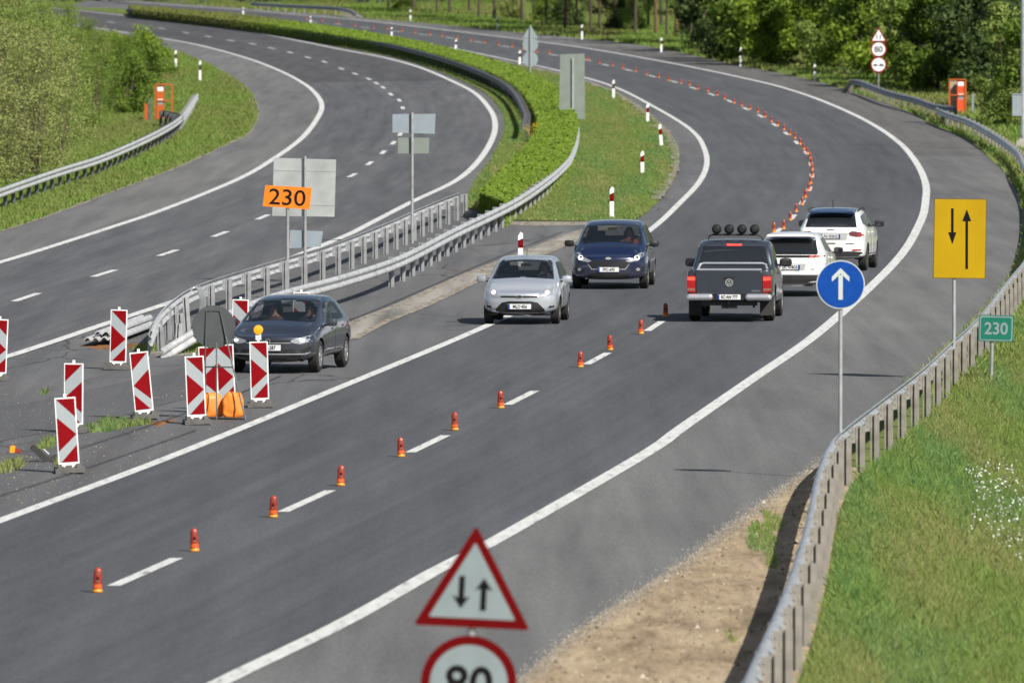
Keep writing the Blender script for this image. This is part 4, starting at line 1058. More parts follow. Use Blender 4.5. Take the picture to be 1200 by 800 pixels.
# ------------------------------------------------------------------ signs
def arrow(cx, z0, z1, shaft, head, hl, up=True):
    if up: return [[(cx - shaft / 2, z0), (cx + shaft / 2, z0), (cx + shaft / 2, z1 - hl * .7), (cx - shaft / 2, z1 - hl * .7)], [(cx - head / 2, z1 - hl), (cx, z1 - hl * .72), (cx + head / 2, z1 - hl), (cx, z1)]]
    return [[(cx - shaft / 2, z0 + hl * .7), (cx + shaft / 2, z0 + hl * .7), (cx + shaft / 2, z1), (cx - shaft / 2, z1)], [(cx - head / 2, z0 + hl), (cx, z0), (cx + head / 2, z0 + hl), (cx, z0 + hl * .72)]]
def pole(r, h, x=0, rad=.03, y=.03, mat=None, z0=-.3):
    mb = MB(); mb.tube([(x, y, z0), (x, y, h)], rad, 12); return mb.build('pole', mat or M_GALV, r, True)
def circle(cx, cz, r, n=40): return [(cx + r * math.cos(2 * math.pi * k / n), cz + r * math.sin(2 * math.pi * k / n)) for k in range(n)]
def rtri(cx, cz, w, rr=.03):
    """triangle with rounded tips, base down; cz is the base"""
    h = w * .875; P = [(cx - w / 2, cz), (cx + w / 2, cz), (cx, cz + h)]; out = []
    for i in range(3):
        p, a, b = Vector(P[i]), Vector(P[i - 1]), Vector(P[(i + 1) % 3])
        u = (a - p).normalized(); v = (b - p).normalized()
        for t in (0, .25, .5, .75, 1): q = p + u * rr * (1 - t) ** 1.4 + v * rr * t ** 1.4; out.append(tuple(q))
    return out
def flat(name, r, polys, y0, y1, mat):
    mb = MB()
    for p in polys: mb.prism(p, y0, y1)
    return mb.build(name, mat, r)
def warn_plate(r, cx, cz, w, deep=False):
    red = M_REDDK if deep else M_RED
    p = flat('triangle_plate', r, [rtri(cx, cz, w)], -.012, .0, red)
    flat('face', p, [rtri(cx, cz + w * .078, w * .745, .012)], -.0155, -.0125, M_SIGNW)
    flat('symbol', p, arrow(cx - w * .10, cz + w * .16, cz + w * .44, w * .05, w * .15, w * .11, False) + arrow(cx + w * .09, cz + w * .15, cz + w * .43, w * .05, w * .15, w * .11, True), -.019, -.016, M_BLACK)
    return p
def disc_plate(r, cx, cz, rad, deep=False, text=None):
    red = M_REDDK if deep else M_RED
    p = flat('round_plate', r, [circle(cx, cz, rad)], -.012, .0, red)
    flat('face', p, [circle(cx, cz, rad * .81)], -.0155, -.0125, M_SIGNW)
    if text: text_part(text, rad * 1.02, 'symbol', M_BLACK, p, (cx, -.018, cz), bold=rad * .02)
    return p
# foreground: two-way traffic and 80
Yf = 80.0
c = at_depth(551.8, 800, Yf); gz = ground(c.x, Yf)
s = empty('road_sign', (c.x, Yf, gz.z), 0, 'blurred foreground sign with a two-way traffic triangle above an 80 disc', 'sign')
cz = c.z - gz.z; u = Yf / FPX
tri_w = 137 * u
warn_plate(s, .0, cz + 66 * u, tri_w, True); disc_plate(s, 0, cz, 56.5 * u, True, '80')
pole(s, cz + 66 * u + tri_w * .7, 0, .032, .045)
s.rotation_euler = (0, R(2.8), 0); s.location.x -= math.tan(R(2.8)) * (cz + .35)
for z in (cz + .1, cz - .1, cz + 66 * u + .1):
    flat('clamp', s, [[(-.05, z - .015), (.05, z - .015), (.05, z + .015), (-.05, z + .015)]], .001, .09, M_GALV)
# far three-plate sign
g = G(1029.5, 108.5); u = g.y / FPX
s = empty('road_sign', g, 0, 'distant sign of three plates, warning triangle, 80 and no overtaking, before the trees', 'sign')
zc = lambda py: (108.5 - py) * u
_sw = M_SIGNW; M_SIGNW = M_WHITE; warn_plate(s, 0, zc(49.5), 20 * u); disc_plate(s, 0, zc(58), 9.6 * u, text='80'); p = disc_plate(s, 0, zc(76), 9.6 * u); M_SIGNW = _sw
def carsym(cx, cz, k): return [[(cx - .11 * k, cz), (cx + .11 * k, cz), (cx + .11 * k, cz + .04 * k), (cx + .06 * k, cz + .045 * k), (cx + .04 * k, cz + .085 * k), (cx - .05 * k, cz + .085 * k), (cx - .08 * k, cz + .045 * k), (cx - .11 * k, cz + .04 * k)], circle(cx - .06 * k, cz, .022 * k, 10), circle(cx + .06 * k, cz, .022 * k, 10)]
flat('symbol', p, carsym(-.17, zc(77.5), 1.2) + carsym(.16, zc(77.5), 1.3), -.019, -.016, M_BLACK); pole(s, zc(40), 0, .035, .045)
# blue arrow disc
g = G(984.8, 562); u = g.y / FPX; z = (562 - 333) * u
s = empty('road_sign', g, 0, 'round blue sign with a white-grey upward arrow on a pole at the guardrail', 'sign')
rd = 28.5 * u
p = flat('rim', s, [circle(0, z, rd)], -.010, .004, M_ARROW); flat('face', p, [circle(0, z, rd * .955)], -.0135, -.0105, M_BLUE)
a = .36 * rd / .36
flat('arrow', p, [[(-.09 * rd, z - .62 * rd), (.09 * rd, z - .62 * rd), (.09 * rd, z + .40 * rd), (-.09 * rd, z + .40 * rd)], [(-.36 * rd, z + .12 * rd), (-.36 * rd, z + .32 * rd), (0, z + .68 * rd), (.36 * rd, z + .32 * rd), (.36 * rd, z + .12 * rd), (0, z + .45 * rd)]], -.017, -.014, M_ARROW)
pole(s, z + rd * .8, 0, .032, .04)
for zz in (z - .2, z + .2, .62, .68): flat('clamp', s, [[(-.05, zz - .015), (.05, zz - .015), (.05, zz + .015), (-.05, zz + .015)]], .005, .085, M_GALV)
# yellow lane sign
g = G(1118, 446); u = g.y / FPX
s = empty('road_sign', g, 0, 'large yellow rectangular sign with a down arrow and a longer up arrow', 'sign')
X = lambda px: (px - 1118) * u
Z = lambda py: (446 - py) * u
quad = [(X(1093), Z(326)), (X(1154.5), Z(326.5)), (X(1156), Z(233)), (X(1094.5), Z(232.5))]
p = flat('rim', s, [quad], -.012, .004, simple('sign_rim_brown', (.12, .075, .012), .5))
cx = sum(q[0] for q in quad) / 4; cz = sum(q[1] for q in quad) / 4
flat('face', p, [[(cx + (a - cx) * .972, cz + (b - cz) * .982) for a, b in quad]], -.0155, -.0125, M_YELLOW)
def lane_arrow(cx, z0, z1, sh, hd, hl, up): 
    return ([[(cx - sh / 2, z0), (cx + sh / 2, z0), (cx + sh / 2, z1 - hl), (cx - sh / 2, z1 - hl)], [(cx - hd / 2, z1 - hl), (cx, z1), (cx + hd / 2, z1 - hl)]] if up else
            [[(cx - sh / 2, z0 + hl), (cx + sh / 2, z0 + hl), (cx + sh / 2, z1), (cx - sh / 2, z1)], [(cx - hd / 2, z0 + hl), (cx, z0), (cx + hd / 2, z0 + hl)]])
flat('arrow', p, lane_arrow(X(1115.7), Z(286), Z(244), 3 * u, 9.5 * u, 14 * u, False), -.019, -.016, M_BLACK)
flat('arrow', p, lane_arrow(X(1132.6), Z(315), Z(245), 3 * u, 10.5 * u, 14 * u, True), -.019, -.016, M_BLACK)
pole(s, Z(240), 0, .036, .045)
# green 230
g = G(1161.5, 449); u = g.y / FPX
s = empty('distance_sign', g, 0, 'small green sign reading 230 on a short post in the grass', 'sign')
X = lambda px: (px - 1161.5) * u
Z = lambda py: (449 - py) * u
def rrect(x0, z0, x1, z1, r): 
    out = []
    for cx, cz, a0 in ((x1 - r, z1 - r, 0), (x0 + r, z1 - r, 90), (x0 + r, z0 + r, 180), (x1 - r, z0 + r, 270)):
        for k in range(5): a = R(a0 + 22.5 * k); out.append((cx + r * math.cos(a), cz + r * math.sin(a)))
    return out
p = flat('plate', s, [rrect(X(1145), Z(400), X(1186), Z(369), .04)], -.012, .004, M_GREEN)
flat('border', p, [rrect(X(1146.2), Z(398.8), X(1184.8), Z(370.2), .035)], -.0155, -.0125, M_SIGNW); flat('face', p, [rrect(X(1147.6), Z(397.4), X(1183.4), Z(371.6), .03)], -.019, -.016, M_GREEN)
text_part('230', .32, 'number', M_SIGNW, p, (X(1165.5), -.0215, Z(384.5)), bold=.006, sx=.95); pole(s, Z(375), 0, .034, .04, M_POSTG)
s.rotation_euler = (0, R(1.5), 0)
# orange 230 in the central reserve
g = G(335, 338); u = g.y / FPX
s = empty('distance_sign', g, 0, 'orange plate reading 230 on a pole in the central reserve', 'sign')
X = lambda px: (px - 335) * u
Z = lambda py: (338 - py) * u
q = [(X(308), Z(241.5)), (X(363), Z(245.5)), (X(365.5), Z(220)), (X(311), Z(217))]
p = flat('plate', s, [q], -.02, -.004, M_ORANGE)
text_part('230', .56, 'number', M_BLACK, p, (X(336.8), -.0225, Z(231.2)), rot=(math.pi / 2, R(3.5), 0), bold=.004, sx=1.12); pole(s, Z(225), X(337), .042, .04, M_POSTG)
# large plate seen from behind, with small plate lower down
g = G(354.5, 331); u = g.y / FPX
X = lambda px: (px - 354.5) * u
Z = lambda py: (331 - py) * u
s = empty('sign_back', g, 0, 'big pale sign back with a small bluish plate below, behind the orange 230', 'sign')
flat('plate', s, [[(X(319), Z(253)), (X(392), Z(254)), (X(394), Z(187)), (X(321), Z(185))]], .05, .065, M_SIGNBACK)
flat('small_plate', s, [[(X(339), Z(291)), (X(376), Z(289)), (X(378.5), Z(271)), (X(340), Z(269.5))]], .05, .065, M_SIGNBACKB)
pole(s, Z(183), X(357.5), .040, .0, M_POSTG)
flat('bracket', s, [[(X(322), Z(200)), (X(393), Z(201)), (X(393), Z(200)), (X(322), Z(199))], [(X(320), Z(240)), (X(392), Z(241)), (X(392), Z(240)), (X(320), Z(239))]], .042, .0495, M_SIGNBACK)
# two plates from behind on a pole
g = G(483, 285); u = g.y / FPX
X = lambda px: (px - 483) * u
Z = lambda py: (285 - py) * u
s = empty('sign_back', g, 0, 'pole with two bluish-grey plates seen from behind, between the central guardrails', 'sign')
flat('plate', s, [[(X(460), Z(155.5)), (X(509.5), Z(157)), (X(510.5), Z(133.5)), (X(460), Z(134))]], .05, .065, M_SIGNBACKB)
flat('small_plate', s, [[(X(466.5), Z(180)), (X(502.5), Z(180)), (X(503), Z(161.5)), (X(466.5), Z(161.5))]], .05, .065, M_SIGNBACKG)
pole(s, Z(132), 0, .045, .0, M_POSTG)
# tall plate from behind
g = G(671, 150); u = g.y / FPX
X = lambda px: (px - 671) * u
Z = lambda py: (150 - py) * u
s = empty('sign_back', g, 0, 'tall narrow greenish sign back standing at the edge of the hedge', 'sign')
flat('plate', s, [[(X(655), Z(137)), (X(685.5), Z(140)), (X(685), Z(63)), (X(656.5), Z(64))]], .05, .065, M_SIGNBACKG)
pole(s, Z(68), 0, .05, .0, M_GALV)
# three plates from behind
g = G(621.5, 93); u = g.y / FPX
X = lambda px: (px - 623) * u
Z = lambda py: (93 - py) * u
s = empty('sign_back', g, 0, 'grey back of a triangle and two discs rising behind the far hedge', 'sign')
flat('triangle_plate', s, [rtri(0, Z(45), 18 * u)], .05, .065, M_SIGNBACKB); flat('round_plate', s, [circle(0, Z(52.5), 9 * u)], .067, .082, M_SIGNBACKB); flat('round_plate', s, [circle(0, Z(69.5), 9 * u)], .05, .065, M_SIGNBACKB)
pole(s, Z(30), 0, .05, .0, M_POSTG)

# ------------------------------------------------------------------ delineator posts
_dm = {}
def delineator(base, top, band, label, lean=0):
    """white post, band 'r' red or 'k' black, of the height the photo shows"""
    g = G(*base); h = min(1.5, (base[1] - top) * g.y / FPX)
    r = empty('delineator_post', g, 0, label, 'delineator', 'white delineator posts')
    key = (band, round(h, 1)); h = key[1]
    if key not in _dm:
        mb = MB(); w = .065
        mb.add([(-w, -.04, -.1), (w, -.04, -.1), (w * .5, .07, -.1), (-w * .5, .07, -.1), (-w, -.04, h - .08), (w, -.04, h - .02), (w * .5, .07, h - .0), (-w * .5, .07, h - .05)], [(3, 2, 1, 0), (4, 5, 6, 7), (0, 1, 5, 4), (1, 2, 6, 5), (2, 3, 7, 6), (3, 0, 4, 7)])
        mb.add([(-w * .9, -.04, h - .08), (w * .9, -.04, h - .02), (0, .05, h + .02)], [(0, 1, 2)])
        a = mb.build('body', M_WHITE); da = a.data; bpy.data.objects.remove(a)
        mb = MB(); z0, z1 = h * .55, h * .8
        mb.add([(-w - .004, -.046, z0), (w + .004, -.046, z0), (w * .5 + .004, .076, z0), (-w * .5 - .004, .076, z0), (-w - .004, -.046, z1 - .03), (w + .004, -.046, z1 + .03), (w * .5 + .004, .076, z1 + .03), (-w * .5 - .004, .076, z1 - .03)], [(3, 2, 1, 0), (4, 5, 6, 7), (0, 1, 5, 4), (1, 2, 6, 5), (2, 3, 7, 6), (3, 0, 4, 7)])
        b = mb.build('band', M_REDDK if band == 'r' else M_BLACK); db = b.data; bpy.data.objects.remove(b)
        mb = MB(); mb.box((0, -.05, h * .68), (.05, .008, h * .1)); c_ = mb.build('reflector', M_REFL if band == 'k' else M_RED); dc = c_.data; bpy.data.objects.remove(c_)
        _dm[key] = (da, db, dc)
    for nm, d in zip(('body', 'band', 'reflector'), _dm[key]):
        o = bpy.data.objects.new(nm, d); COL.objects.link(o); o.parent = r
    r.rotation_euler = (0, R(lean), 0)
for a in [((717, 256), 220, 'r', 'red-banded delineator nearest on the grass island, behind the dark blue car', 0), ((753, 205), 177, 'r', 'red-banded delineator, second nearest on the grass island', -1), ((775.5, 173), 146, 'r', 'leaning red-banded delineator at the widest part of the bend', -5),
          ((759, 144), 121, 'r', 'dark-banded delineator, fourth along the island edge', 0), ((719, 116), 95, 'k', 'black-banded delineator right of the tall sign back', 0), ((609, 76), 60, 'k', 'black-banded delineator left of the triple sign back', 1), ((534, 60), 46, 'k', 'black-banded delineator peeping over the middle of the far hedge', 2), ((459, 43), 32, 'k', 'black-banded delineator peeping over the far hedge, next beyond', 0), ((364, 28), 20, 'k', 'delineator at the brown end of the hedge', 0), ((285, 17), 9, 'k', 'farthest delineator along the hedge', 0),
          ((610, 312), 274, 'r', 'red-banded delineator rising behind the silver car', 0), ((868, 78), 56, 'k', 'black-banded delineator on the far verge before the dark trees', 0), ((955, 95), 74, 'k', 'black-banded delineator on the far verge left of the far guardrail', 0), ((775, 61.5), 44, 'k', 'black-banded delineator on the far verge below the slender trunks', 0), ((682, 46.5), 28.5, 'k', 'black-banded delineator on the far verge right of the triple sign back', 0), ((583, 36), 20, 'k', 'black-banded delineator on the far verge left of the triple sign back', 0), ((481, 25.5), 11, 'k', 'farthest black-banded delineator on the far verge', 0),
          ((206, 80), 59, 'k', 'black-banded delineator inside the left bend, the farther one', 0), ((234.5, 95.5), 71, 'k', 'black-banded delineator inside the left bend, the nearer one', 0)]: delineator(*a)

# ------------------------------------------------------------------ emergency telephones, mast and small posts
def sos(base, mirror, label, frame, box):
    g = G(*base); r = empty('emergency_telephone', g, 0, label, 'emergency telephone')
    m = -1 if mirror else 1
    mb = MB()
    for x in (-.40, .40):
        for y in (-.25, .25): mb.box((m * x, y, .86), (.06, .06, 1.72))
    for z in (1.72, .95): 
        for y in (-.25, .25): mb.box((0, y, z), (.74, .05, .05))
    for x in (-.40, .40):
        for z in (1.70, .95): mb.box((m * x, 0, z), (.05, .44, .05))
    mb.build('frame', frame, r)
    mb = MB(); mb.box((m * -.16, -.05, .85), (.36, .3, 1.62)); mb.build('cabinet', box, r)
    mb = MB(); mb.box((m * -.16, -.2045, 1.5), (.28, .008, .20)); mb.box((m * -.16, -.2045, .95), (.24, .008, .14)); mb.build('label_plate', M_WHITE, r)
    mb = MB(); mb.box((m * -.16, -.2045, .80), (.24, .008, .12)); mb.build('speaker_panel', M_SIGNBACKB, r)
    return r
r1 = sos((192, 141), False, 'orange emergency telephone frame at the left guardrail end', M_SOS, M_SOS)
r2 = sos((1122, 134), True, 'red-orange emergency telephone with a grey side panel before the dark trees', M_SOS, M_SOSR)
mb = MB(); mb.box((-.22, .29, 1.0), (.42, .02, 1.4)); mb.build('side_panel', M_MESH, r2)
def small_post(px, top, w, mat, label, name='marker_post'):
    g = G(*px); h = (px[1] - top) * g.y / FPX
    mb = MB(); mb.box((0, 0, h / 2 - .05), (w, w * .6, h + .1)); mb.box((0, 0, h + .012), (w * 1.25, w * .85, .024)); mb.box((0, -w * .32, h * .8), (w * .7, .012, h * .12)); o = mb.build(name, mat); o.location = g; tag(o, label, 'post')
small_post((171, 142), 122, .14, M_SOS, 'small orange post left of the left emergency telephone'); small_post((175.5, 143), 117, .11, M_GALVD, 'slim grey post just left of the left emergency telephone'); small_post((1140, 136), 110.5, .11, M_SIGNW, 'pale slim post right of the right emergency telephone')
g = G(1199, 176); r = empty('mast', g, 0, 'grey mast with a cabinet on a concrete base at the right edge', 'mast')
mb = MB(); mb.tube([(0, 0, .3), (0, 0, 11)], [.13, .09], 14); mb.build('pole', M_GALV, r, True)
mb = MB(); mb.box((0, 0, .2), (.6, .6, .42)); mb.box((0, 0, .45), (.36, .36, .08)); mb.build('base', M_CONCRETE, r)
mb = MB(); mb.box((-.28, -.02, 1.9), (.38, .3, .9)); mb.box((-.28, -.02, 2.37), (.44, .36, .04)); mb.build('cabinet', M_SIGNBACKB, r)
# ------------------------------------------------------------------ vehicles
def paint(name, col, metal=.35, rough=.32):
    m, n, l, b = nmat(name)
    f = noise(n, l, 90, obj_space=True, detail=2)
    c = ramp(n, l, f, [(.35, tuple(.93 * q for q in col)), (.65, tuple(min(1, 1.05 * q) for q in col))])
    d = noise(n, l, 2.2, obj_space=True, detail=6)
    # road dust, heavier near the sills
    tc = n.new('ShaderNodeTexCoord'); sp = n.new('ShaderNodeSeparateXYZ'); l.new(tc.outputs['Object'], sp.inputs[0])
    mr = n.new('ShaderNodeMapRange'); mr.inputs[1].default_value = .2; mr.inputs[2].default_value = .75; mr.inputs[3].default_value = .35; mr.inputs[4].default_value = .03
    l.new(sp.outputs['Z'], mr.inputs[0])
    mm = n.new('ShaderNodeMath'); mm.operation = 'MULTIPLY'; l.new(mr.outputs[0], mm.inputs[0]); l.new(d, mm.inputs[1])
    l.new(mix(n, l, mm.outputs[0], c, (.16, .14, .115)), b.inputs['Base Color'])
    b.inputs['Metallic'].default_value = metal; b.inputs['Roughness'].default_value = rough
    b.inputs['Coat Weight'].default_value = 1.0; b.inputs['Coat Roughness'].default_value = .05
    return m
def m_glass():
    m, n, l, b = nmat('dark_car_glass')
    b.inputs['Base Color'].default_value = (.012, .014, .016, 1); b.inputs['Roughness'].default_value = .03
    b.inputs['Specular IOR Level'].default_value = 1.0
    return m
M_GLASS = m_glass()
M_TRIM = simple('black_trim', (.010, .010, .011), .5, var=.15)
M_ARCH = simple('wheel_well', (.008, .008, .008), .9)
M_TYRE = simple('tyre', (.014, .014, .014), .85, var=.2)
M_RIM = simple('alloy_rim', (.55, .56, .58), .3, .8, var=.05)
M_RIMDK = simple('dark_rim', (.10, .10, .105), .4, .6, var=.05)
M_CHROME = simple('chrome', (.80, .81, .83), .24, .8, var=.05)
M_HEAD = simple('headlight_lens', (.36, .38, .41), .08, .4, coat=1, var=.15, vscale=25)
M_LIT = simple('lit_lamp', (1, .96, .88), .3, emit=1.6, var=.0)
M_TAIL = simple('tail_lens', (.30, .006, .008), .12, coat=1, var=.12, vscale=15)
M_BRAKE = simple('lit_brake_lamp', (1.0, .05, .03), .3, emit=1.1, var=0)
M_PLATE = simple('plate_white', (.62, .64, .66), .4, var=.03)
M_PLATEB = simple('plate_blue', (.012, .035, .19), .4, var=.05)
M_INK = simple('plate_ink', (.012, .012, .016), .5)
M_SKIN = simple('skin', (.42, .24, .17), .6)
M_DARKBL = simple('dark_lower', (.011, .011, .012), .7, var=.2)

def car_body(P):
    """control cage from front to rear, smoothed, wheel arches cut; returns mesh object data"""
    L, W, H = P['L'], P['W'], P['H']; w = W / 2
    zb = P.get('zb', .22); zs1, zs2 = P['belt']
    f, r = L / 2, -L / 2
    af, ar = P['axf'], P['axf'] - P['wb']
    yc, zc = P['cowl']; yh, zh = P['head']; yr, zrf = P['rear']; yw, zw = P['rwin']
    wt = w * P.get('top', .70); zhf = P['hood']
    zm = lambda t: zs1 + (zs2 - zs1) * t
    nz = P.get('nose', .10); tn = P.get('tailround', .05)
    S = []
    # each: y of rows 0-4, y of rows 5-7, [(x,z)...8]
    S.append((f - nz, f - nz - .06, [(w * .74, zb + .02), (w * .80, .40), (w * .80, .54), (w * .78, zhf - .10), (w * .72, zhf - .03), (w * .60, zhf), (w * .42, zhf + .01), (0, zhf + .015)]))
    S.append((f - nz - .20, f - nz - .24, [(w * .88, zb), (w * .95, .40), (w * .95, .56), (w * .92, zhf - .02), (w * .84, zhf + .035), (w * .70, zhf + .05), (w * .48, zhf + .055), (0, zhf + .06)]))
    ym = (f + yc) / 2 + .02; zhm = zhf + (zc - zhf) * .58
    S.append((af + .10, ym, [(w * .92, zb), (w * .995, .40), (w * 1.0, .60), (w * .97, zhm - .05), (w * .88, zhm + .01), (w * .76, zhm + .035), (w * .52, zhm + .05), (0, zhm + .06)]))
    S.append((yc + .05, yc, [(w * .92, zb), (w * .99, .40), (w * 1.0, .62), (w * .975, zs1 - .05), (w * .91, zc - .0), (w * .84, zc + .015), (w * .74, zc + .03), (0, zc + .07)]))
    S.append((yh, yh, [(w * .92, zb), (w * .985, .40), (w * .998, .64), (w * .975, zm(.3) - .045), (w * .945, zm(.3) + .01), (wt + .035, zh - .055), (wt - .07, zh - .012), (0, zh + .02)]))
    ymid = (yh + yr) / 2
    S.append((ymid, ymid, [(w * .92, zb), (w * .985, .40), (w * .998, .66), (w * .975, zm(.6) - .045), (w * .945, zm(.6) + .01), (wt + .035, H - .075), (wt - .07, H - .022), (0, H)]))
    S.append((max(yr, ar + .1), yr, [(w * .92, zb), (w * .99, .42), (w * 1.0, .68), (w * .975, zm(.9) - .045), (w * .94, zm(.9) + .01), (wt + .01, zrf - .06), (wt - .09, zrf - .01), (0, zrf + .015)]))
    if P.get('pickup'):
        S.append((yr - .10, yw, [(w * .92, zb + .15), (w * .99, .50), (w * 1.0, .70), (w * .985, zs2 - .05), (w * .965, zs2 + .00), (w * .90, zw + .0), (w * .80, zw), (0, zw)]))
        S.append((yw - .12, yw - .12, [(w * .92, zb + .15), (w * .99, .50), (w * 1.0, .70), (w * .985, zs2 - .05), (w * .965, zs2 + .00), (w * .90, zw - .01), (w * .80, zw - .01), (0, zw - .01)]))
        S.append((r + .14, r + .14, [(w * .92, zb + .18), (w * .985, .52), (w * .995, .72), (w * .985, zs2 - .05), (w * .96, zs2 - .0), (w * .90, zw - .01), (w * .80, zw - .01), (0, zw - .01)]))
        S.append((r + .02, r + .02, [(w * .88, zb + .22), (w * .95, .54), (w * .97, .72), (w * .96, zs2 - .06), (w * .94, zs2 - .01), (w * .88, zw - .015), (w * .78, zw - .015), (0, zw - .015)]))
    else:
        ylow = r + tn + .16
        S.append((ylow, yw, [(w * .90, zb + .03), (w * .97, .42), (w * .985, .68), (w * .95, zs2 - .05), (w * .90, zs2 - .0), (w * .80, zw - .02), (w * .66, zw + .0), (0, zw + .015)]))
        zt = P.get('tailz', zw - .10)
        S.append((r + tn, min(yw - .03, r + tn + .03), [(w * .80, zb + .06), (w * .86, .42), (w * .88, .66), (w * .86, zt - .12), (w * .82, zt - .05), (w * .74, zt), (w * .6, zt + .01), (0, zt + .02)]))
    mb = MB(); ns = len(S); K = 8
    idx = {}
    for j, (yl, yu, rows) in enumerate(S):
        for k, (x, z) in enumerate(rows):
            y = yl if k < 4 else (yu if k > 4 else (yl + yu) / 2 if 3 < j < ns - 2 and not P.get('pickup') else (yu if j == 3 else yl))
            idx[(j, k, 1)] = len(mb.v); mb.v.append((x, y, z))
            if k < 7: idx[(j, k, -1)] = len(mb.v); mb.v.append((-x, y, z))
            else: idx[(j, k, -1)] = idx[(j, k, 1)]
    for j in range(ns - 1):
        for k in range(K - 1):
            for s in (1, -1):
                q = [idx[(j, k, s)], idx[(j, k + 1, s)], idx[(j + 1, k + 1, s)], idx[(j + 1, k, s)]]
                mb.f.append(tuple(q if s > 0 else q[::-1])); mb.mi.append(0)
        mb.f.append((idx[(j, 0, 1)], idx[(j + 1, 0, 1)], idx[(j + 1, 0, -1)], idx[(j, 0, -1)])); mb.mi.append(0)
    for j, sg, blg in ((0, 1, P.get('nosebulge', .13)), (ns - 1, -1, P.get('tailbulge', .06))):
        c = []
        for k in range(K):
            if k == 7: c.append(idx[(j, 7, 1)]); continue
            a = mb.v[idx[(j, k, 1)]]; c.append(len(mb.v)); mb.v.append((0, a[1] + sg * (blg if k < 6 else blg * .4), a[2]))
        if True:
            v7 = mb.v[idx[(j, 7, 1)]]
        for k in range(K - 1):
            for s in (1, -1):
                q = [idx[(j, k, s)], c[k], c[k + 1], idx[(j, k + 1, s)]]
                if k == 6: q = [idx[(j, 6, s)], c[6], c[7]]
                mb.f.append(tuple(q)); mb.mi.append(0)
        mb.f.append((idx[(j, 0, 1)], c[0], idx[(j, 0, -1)])); mb.mi.append(0)
    o = mb.build('body_cage', [P['paint'], M_ARCH])
    md = o.modifiers.new('s', 'SUBSURF'); md.levels = 3; md.render_levels = 3
    dg = bpy.context.evaluated_depsgraph_get()
    me = bpy.data.meshes.new_from_object(o.evaluated_get(dg)); bpy.data.objects.remove(o)
    co = np.array([v.co for v in me.vertices]); lo, hi = co.min(0), co.max(0)
    tgt_lo = np.array((-w, r, lo[2])); tgt_hi = np.array((w, f, H))
    co = (co - lo) / (hi - lo) * (tgt_hi - tgt_lo) + tgt_lo
    me.vertices.foreach_set('co', co.astype(np.float32).ravel()); me.update()
    bvh_full = BVHTree.FromPolygons([v.co.copy() for v in me.vertices], [tuple(p.vertices) for p in me.polygons])
    # wheel arches
    o = bpy.data.objects.new('body', me); COL.objects.link(o)
    cut = MB(); rr = P['tyre'] + P.get('archgap', .045)
    for y in (af, ar):
        for s in (1, -1):
            cut.lathe([(rr, s * (w - .30)), (rr, s * (w + .12))], 36, 'x', (0, y, P['tyre']), 0)
    co_ = cut.build('cut', [M_ARCH])
    b = o.modifiers.new('b', 'BOOLEAN'); b.object = co_; b.operation = 'DIFFERENCE'; b.solver = 'EXACT'
    try: b.material_mode = 'TRANSFER'
    except Exception: pass
    dg = bpy.context.evaluated_depsgraph_get()
    me2 = bpy.data.meshes.new_from_object(o.evaluated_get(dg))
    bpy.data.objects.remove(co_); o.modifiers.clear(); o.data = me2
    smooth_mesh(me2, 32)
    return o, bvh_full


